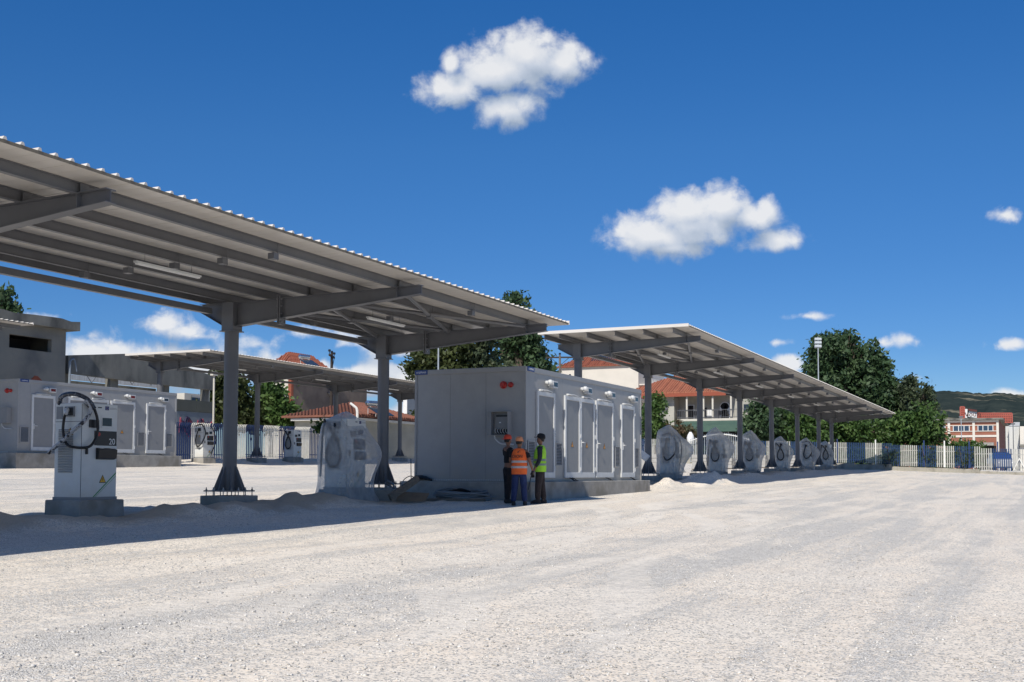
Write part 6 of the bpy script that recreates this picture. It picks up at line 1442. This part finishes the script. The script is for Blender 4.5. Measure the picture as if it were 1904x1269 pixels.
person('worker seen from behind in an orange lettered vest, pale orange cap and navy trousers', p2, VR-R(8), 1.68, dict(leg=((-0.03, -0.02), (0.02, 0.06)), arm=(((-0.24, 0.02, 1.15), (-0.20, 0.20, 1.02)), ((0.275, -0.02, 1.13), (0.33, 0.10, 0.92))), trousers='trousersblue', shirt='shirtblack', sleeve='short', vest='vestorange', bands=(0.985, 1.125), text='DION', cap='cappeach', brim=1, turn=R(-14)))
p3 = g_(1004.5, 28.5)
person('worker in a green yellow vest, black cap and dark trousers, facing left', p3, VR+R(82), 1.76, dict(leg=((-0.02, 0.05), (0.03, -0.07)), arm=(((-0.235, -0.02, 1.13), (-0.19, 0.10, 0.90)), ((0.235, -0.06, 1.13), (0.22, 0.03, 0.88))), trousers='trousersbrown', shirt='shirtgrey', sleeve='long', vest='vestyellow', bands=(0.985, 1.10), tape='reflectivedark', cap='shirtblack', brim=1, turn=R(6), nod=R(10)))
# things held: work glove and rod of the worker in orange
w2 = bpy.data.objects[[o.name for o in bpy.data.objects if o.name.startswith('person')][1]]
Mw = Matrix.Translation(p2) @ Matrix.Rotation(VR-R(8), 4, 'Z') @ Matrix.Scale(1.68/1.75, 4)
hand = Mw @ Vector((0.335, 0.13, 0.84))
b = MB(); b.tube([Vector((0, 0, 0.10)), Vector((-0.02, 0.02, 0)), Vector((-0.16, 0.05, -0.42))], [0.012, 0.012, 0.010], 8)
o = b.build('steel_rod', M['black'], None, True); o.location = hand; setp(o, 'dark thin rod hanging from the gloved hand of the worker in orange', 'rod')
b = MB(); b.ball((0, 0, 0), (0.045, 0.05, 0.075), 10)
for k in range(4): b.tube([(-0.03+0.02*k, 0.01, -0.05), (-0.032+0.02*k, 0.03, -0.10), (-0.03+0.02*k, 0.015, -0.135+0.008*abs(k-1.5))], 0.013, 6)
b.tube([(-0.04, 0.02, -0.01), (-0.065, 0.03, -0.05)], 0.014, 6)
gl = b.build('work_glove', M['black'], w2, True); gl.location = (0.335, 0.125, 0.85)
# ------------------------------------------------------------------ loose things on the ground
# coil of grey cable in front of the kiosk's end wall
q = atX(848, 925, 25.75); t = thing('cable_coil', 'grey cable coil lying on the ground before the end wall of the front kiosk', 'cable coil', (q.x, q.y, gh(q.x, q.y)))
side = Vector((math.sin(YAW), -math.cos(YAW), 0)); fwd = Vector((math.cos(YAW), math.sin(YAW), 0)); rnd = random.Random(5)
for k in range(9):
    b = MB(); pts = []; rr = 0.62+0.16*rnd.random(); ry_ = 0.26+0.12*rnd.random(); ox = rnd.uniform(-0.12, 0.28); oz = 0.03+0.022*k
    for i in range(25):
        a = 2*math.pi*i/24*0.97+rnd.uniform(-0.03, 0.03)+k
        pts.append(side*(ox+math.cos(a)*rr)+fwd*(math.sin(a)*ry_)+Vector((0, 0, oz+0.10*max(0, math.sin(a))*(0.3+0.1*k)*(1 if k > 3 else 0.3)+0.02*math.sin(3*a+k))))
    b.tube(curve_pts(pts, 2), 0.021, 7); b.build('cable_turn', M['greycable'], t, True)
b = MB()
for k in range(3): b.tube(curve_pts([side*(-0.35+0.1*k)+Vector((0, 0, 0.20)), side*(-0.1+0.1*k)-fwd*0.1+Vector((0, 0, 0.25+0.02*k)), side*(0.25+0.06*k)+Vector((0, 0, 0.22))], 5), 0.026, 7)
b.build('tie_wrap', M['black'], t, True)
# planks and cardboard
q = atX(805, 928, 25.2); t = thing('timber_plank', 'long grey plank lying flat before the front kiosk', 'plank', (q.x, q.y, gh(q.x, q.y)), YAW-R(90)); b = MB(); b.box(-1.45, 1.35, -0.10, 0.10, 0.0, 0.075); b.build('board', M['wood'], t, False, 0.006)
qa, qb = at(738, 915, 27.2), at(774, 890, 27.6); t = thing('timber_plank', 'plank leaning up against the corner of the front kiosk base', 'plank', qa); dv = qb-qa; ln = dv.length
b = MB(); Mx = dv.to_track_quat('X', 'Z').to_matrix().to_4x4(); b.box(-0.25, ln+0.05, -0.05, 0.05, -0.10, 0.06, 0, Mx); b.build('board', M['wood'], t, False, 0.006)
q = at(768, 922, 27.35); t = thing('cardboard_sheet', 'brown cardboard sheet propped against the base of the front kiosk', 'cardboard', (q.x, q.y, gh(q.x, q.y)), YAW-R(90)); b = MB(); b.add([(-0.42, 0, 0.02), (0.30, 0.02, 0.02), (0.38, 0.25, 0.22), (-0.36, 0.25, 0.26), (-0.42, 0.02, 0.015), (0.30, 0.04, 0.015), (0.38, 0.27, 0.215), (-0.36, 0.27, 0.255)], [(0,1,2,3), (7,6,5,4), (0,4,5,1), (1,5,6,2), (2,6,7,3), (3,7,4,0)]); b.build('sheet', M['cardboard'], t)
# concrete block beside the second column
q = ground_at(717, 932); t = thing('concrete_block', 'square concrete block at the foot of the second near column', 'block', (q.x+0.25, q.y+0.1, gh(q.x, q.y)-0.05), R(12)); b = MB(); b.box(-0.32, 0.32, -0.32, 0.32, 0, 0.34); b.build('block', M['concrete'], t, False, 0.02)
# bottle-like marker pole with a red top
q = at(720, 900, 29.6); t = thing('gas_bottle', 'slim bottle with a red top standing behind the second near column', 'bottle', (q.x, q.y, gh(q.x, q.y)+0.12)); b = MB(); b.tube([(0, 0, 0), (0, 0, 0.55), (0, 0, 0.62)], [0.075, 0.075, 0.06], 12); b.build('body', M['white'], t, True)
b = MB(); b.tube([(0, 0, 0.621), (0, 0, 0.70), (0, 0, 0.80), (0, 0, 0.81), (0, 0, 0.86)], [0.06, 0.055, 0.03, 0.03, 0.03], 12); b.build('neck', M['red'], t, True)
for k in range(2):
    q = at(727+4*k, 915, 28.6); t = thing('corrugated_conduit', ('front', 'rear')[k]+' grey conduit curving out of the ground beside the second near column', 'conduit', (q.x, q.y, gh(q.x, q.y)-0.05)); b = MB(); b.tube(curve_pts([side*0.16+Vector((0, 0, -0.1)), side*0.12+Vector((0, 0, 0.22)), Vector((0, 0, 0.42+0.05*k)), -side*0.16+Vector((0, 0, 0.52+0.06*k))], 7), 0.03, 10); b.build('tube', M['greycable'], t, True)
q = at(765, 892, 31); t = thing('wire_loop', 'thin wire loop and rod sticking up behind the left end of the front kiosk', 'wire', (q.x, q.y, gh(q.x, q.y))); b = MB(); b.tube([(0, 0, 0), side*-0.02+Vector((0, 0, 1.0))], 0.012, 6); b.tube(curve_pts([side*-0.32+Vector((0, 0, 0.12)), side*-0.22+Vector((0, 0, 0.40)), side*-0.02+Vector((0, 0, 0.52)), side*0.12+Vector((0, 0, 0.42)), side*0.05+Vector((0, 0, 0.32))], 6), 0.012, 6); b.build('wire', M['rubber'], t, True)
# black bundle on the plinth edge
q = at(784, 889, 27.3); t = thing('cable_bundle', 'black cable bundle resting on the base edge at the left corner of the front kiosk', 'cable bundle', (K1[0]-0.12, atX(784, 889, K1[0]-0.12).y, K1[2])); b = MB(); b.tube(curve_pts([(0, 0.28, 0.03), (0, 0.1, 0.10), (0.01, -0.1, 0.09), (0, -0.32, 0.03)], 5), [0.03, 0.05, 0.06, 0.06, 0.06, 0.06, 0.06, 0.06, 0.06, 0.05, 0.05, 0.05, 0.04, 0.04, 0.03, 0.03], 8); b.build('bundle', M['rubber'], t, True)
# sheet of paper taped to the column right of the kiosk
q = atY(1196, 847, ROW1-0.35); t = thing('paper_notice', 'white paper sheet taped askew to the column right of the front kiosk', 'paper', q, R(0)); b = MB(); Mx = Matrix.Rotation(R(-62), 4, 'Z') @ Matrix.Rotation(R(48), 4, 'X'); 
Mx = Matrix.Rotation(R(-65), 4, 'Z') @ Matrix.Rotation(R(90), 4, 'X') @ Matrix.Rotation(R(-38), 4, 'Z')
n = 6; V = []
for j in range(n+1):
    for i in range(n+1):
        u, v = i/n-0.5, j/n-0.5; V.append(Mx @ Vector((u*0.50, v*0.30, 0.02*math.sin(u*5)+0.012*v)))
b.add(V, [(j*(n+1)+i, j*(n+1)+i+1, (j+1)*(n+1)+i+1, (j+1)*(n+1)+i) for j in range(n) for i in range(n)]); o = b.build('sheet', M['white'], t, True); sm = o.modifiers.new('th', 'SOLIDIFY'); sm.thickness = 0.002
# pallets of grey blocks behind the sheeted chargers
def block_stack(px, Y, w, label, rows=4):
    p = atY(px, 868, Y); g = gz(p.x, Y); t = thing('block_pallet', label, 'pallet', (p.x, Y, g), 0, 'pallets of paving blocks'); rnd = random.Random(int(px))
    b = MB(); b.box(-w/2, w/2, -0.5, 0.5, 0.02, 0.06); b.box(-w/2, w/2, -0.5, -0.4, -0.1, 0.02); b.box(-w/2, w/2, 0.4, 0.5, -0.1, 0.02); b.build('pallet', M['wood'], t)
    b = MB()
    for r_ in range(rows):
        z = 0.062+r_*0.245
        for c in range(3):
            for e in range(2):
                dx = rnd.uniform(-.02, .02); x0 = -w/2+c*w/3+0.012; y0 = -0.5+e*0.5+0.01
                b.box(x0+dx, x0+w/3-0.03+dx, y0+dx, y0+0.48+dx, z, z+0.225)
    b.build('paving_blocks', M['paleblock'], t, False, 0.015); return t
for i, (px, Y, w) in enumerate(((1212, 21.5, 1.1), (1304, 21.0, 1.1), (1352, 21.0, 1.2), (1385, 20.5, 1.2), (1415, 20.5, 1.2), (1470, 20.0, 1.2))):
    block_stack(px, Y, w, 'pale grey block stack behind the sheeted chargers, %s from the front kiosk' % ORD[i], 4 if i != 2 else 3)
# leaning board and sill slab behind the first sheeted charger
q = atY(1274, 870, 19.5); t = thing('concrete_slab', 'pale slab leaning behind the first sheeted charger right of the kiosk', 'slab', (q.x, 19.5, gz(q.x, 19.5)), R(10)); b = MB(); b.add([(-0.6, 0, 0), (0.6, 0, 0), (0.6, 0.7, 1.0), (-0.6, 0.7, 1.0), (-0.6, 0.1, 0), (0.6, 0.1, 0), (0.6, 0.8, 1.0), (-0.6, 0.8, 1.0)], [(0,1,2,3), (7,6,5,4), (0,4,5,1), (1,5,6,2), (2,6,7,3), (3,7,4,0)]); b.build('slab', M['paleblock'], t)
# arched gate behind the chargers
sg0, sg1 = fence_pt(1288), fence_pt(1398); ga = A0+FD*sg0-FN*0.4; gb = A0+FD*sg1-FN*0.4
t = thing('arched_gate', 'white barred gate with a curved top rail in front of the green awning', 'gate', (ga.x, ga.y, gz(ga.x, ga.y))); L_ = (gb-ga).length; b = MB()
pt = lambda s, z: Vector((FD.x*s, FD.y*s, z)); hz = lambda s: 2.1+0.55*math.sin(math.pi*s/L_)
b.tube([pt(L_*i/20, hz(L_*i/20)) for i in range(21)], 0.05, 6); b.build('curved_rail', M['fencewhite'], t); b = MB(); b.tube([pt(0, 0.2), pt(L_, 0.2)], 0.04, 6)
i = 0.0
while i <= L_: b.box(FD.x*i-0.02, FD.x*i+0.02, FD.y*i-0.02, FD.y*i+0.02, 0.2, hz(i)+0.15); i += 0.19
b.build('bars', M['galv'], t)
# garden statue like white urn beside the gate
q = at(1284, 838, 105); t = thing('stone_urn', 'white stone urn on the fence line left of the arched gate', 'urn', (q.x, q.y, gz(q.x, q.y)+0.5)); b = MB(); b.tube([(0, 0, 0), (0, 0, 1.2), (0, 0, 1.3), (0, 0, 1.5), (0, 0, 1.9), (0, 0, 2.2), (0, 0, 2.45)], [0.22, 0.2, 0.3, 0.28, 0.36, 0.26, 0.1], 14); b.build('urn', M['white'], t, True)
# pebbles lying loose over the near ground
def pebbles():
    rng = np.random.default_rng(3); n = 16000
    r_ = 4.2+22*rng.random(n)**1.9; a = YAW+R(29)*(2*rng.random(n)-1); x = r_*np.cos(a); y = r_*np.sin(a)
    keep = np.array([noise.noise((xx*0.06+3, yy*0.6, 0.3))+0.45*noise.noise((xx*0.33, yy*0.33, 2)) > -0.12 for xx, yy in zip(x, y)]) & (y < 13); x, y = x[keep], y[keep]; n = len(x)
    z = np.array([gh(xx, yy) for xx, yy in zip(x, y)]); s = 0.006+0.012*rng.random(n)**2.0
    base = np.array([(1, 0, 0), (-1, 0, 0), (0, 1, 0), (0, -1, 0), (0, 0, 1), (0, 0, -1)], float)
    fcs = np.array([(0,2,4), (2,1,4), (1,3,4), (3,0,4), (2,0,5), (1,2,5), (3,1,5), (0,3,5)])
    A_ = rng.random(n)*6.28; sc = s[:, None]*(0.7+0.6*rng.random((n, 3)))*np.array([1.2, 1.0, 0.7])
    V = base[None]*sc[:, None, :]; V += rng.normal(size=V.shape)*s[:, None, None]*0.12
    c, q = np.cos(A_)[:, None], np.sin(A_)[:, None]; X = V[:, :, 0]*c-V[:, :, 1]*q; Y = V[:, :, 0]*q+V[:, :, 1]*c; V[:, :, 0] = X; V[:, :, 1] = Y
    V += np.stack([x, y, z+s*0.25], 1)[:, None]
    Fc = (fcs[None]+(np.arange(n)*6)[:, None, None]).reshape(-1); m = n*8
    me = bpy.data.meshes.new('gravel'); me.vertices.add(6*n); me.vertices.foreach_set('co', V.reshape(-1).astype(np.float32)); me.loops.add(3*m); me.loops.foreach_set('vertex_index', Fc.astype(np.int32)); me.polygons.add(m)
    me.polygons.foreach_set('loop_start', np.arange(0, 3*m, 3, dtype=np.int32)); me.polygons.foreach_set('loop_total', np.full(m, 3, dtype=np.int32)); me.materials.append(M['pebble']); me.update(); me.validate()
    o = bpy.data.objects.new('gravel', me); COL.objects.link(o); setp(o, 'loose pale crushed stone scattered over the near ground', 'gravel', None, 'stuff')
pebbles()
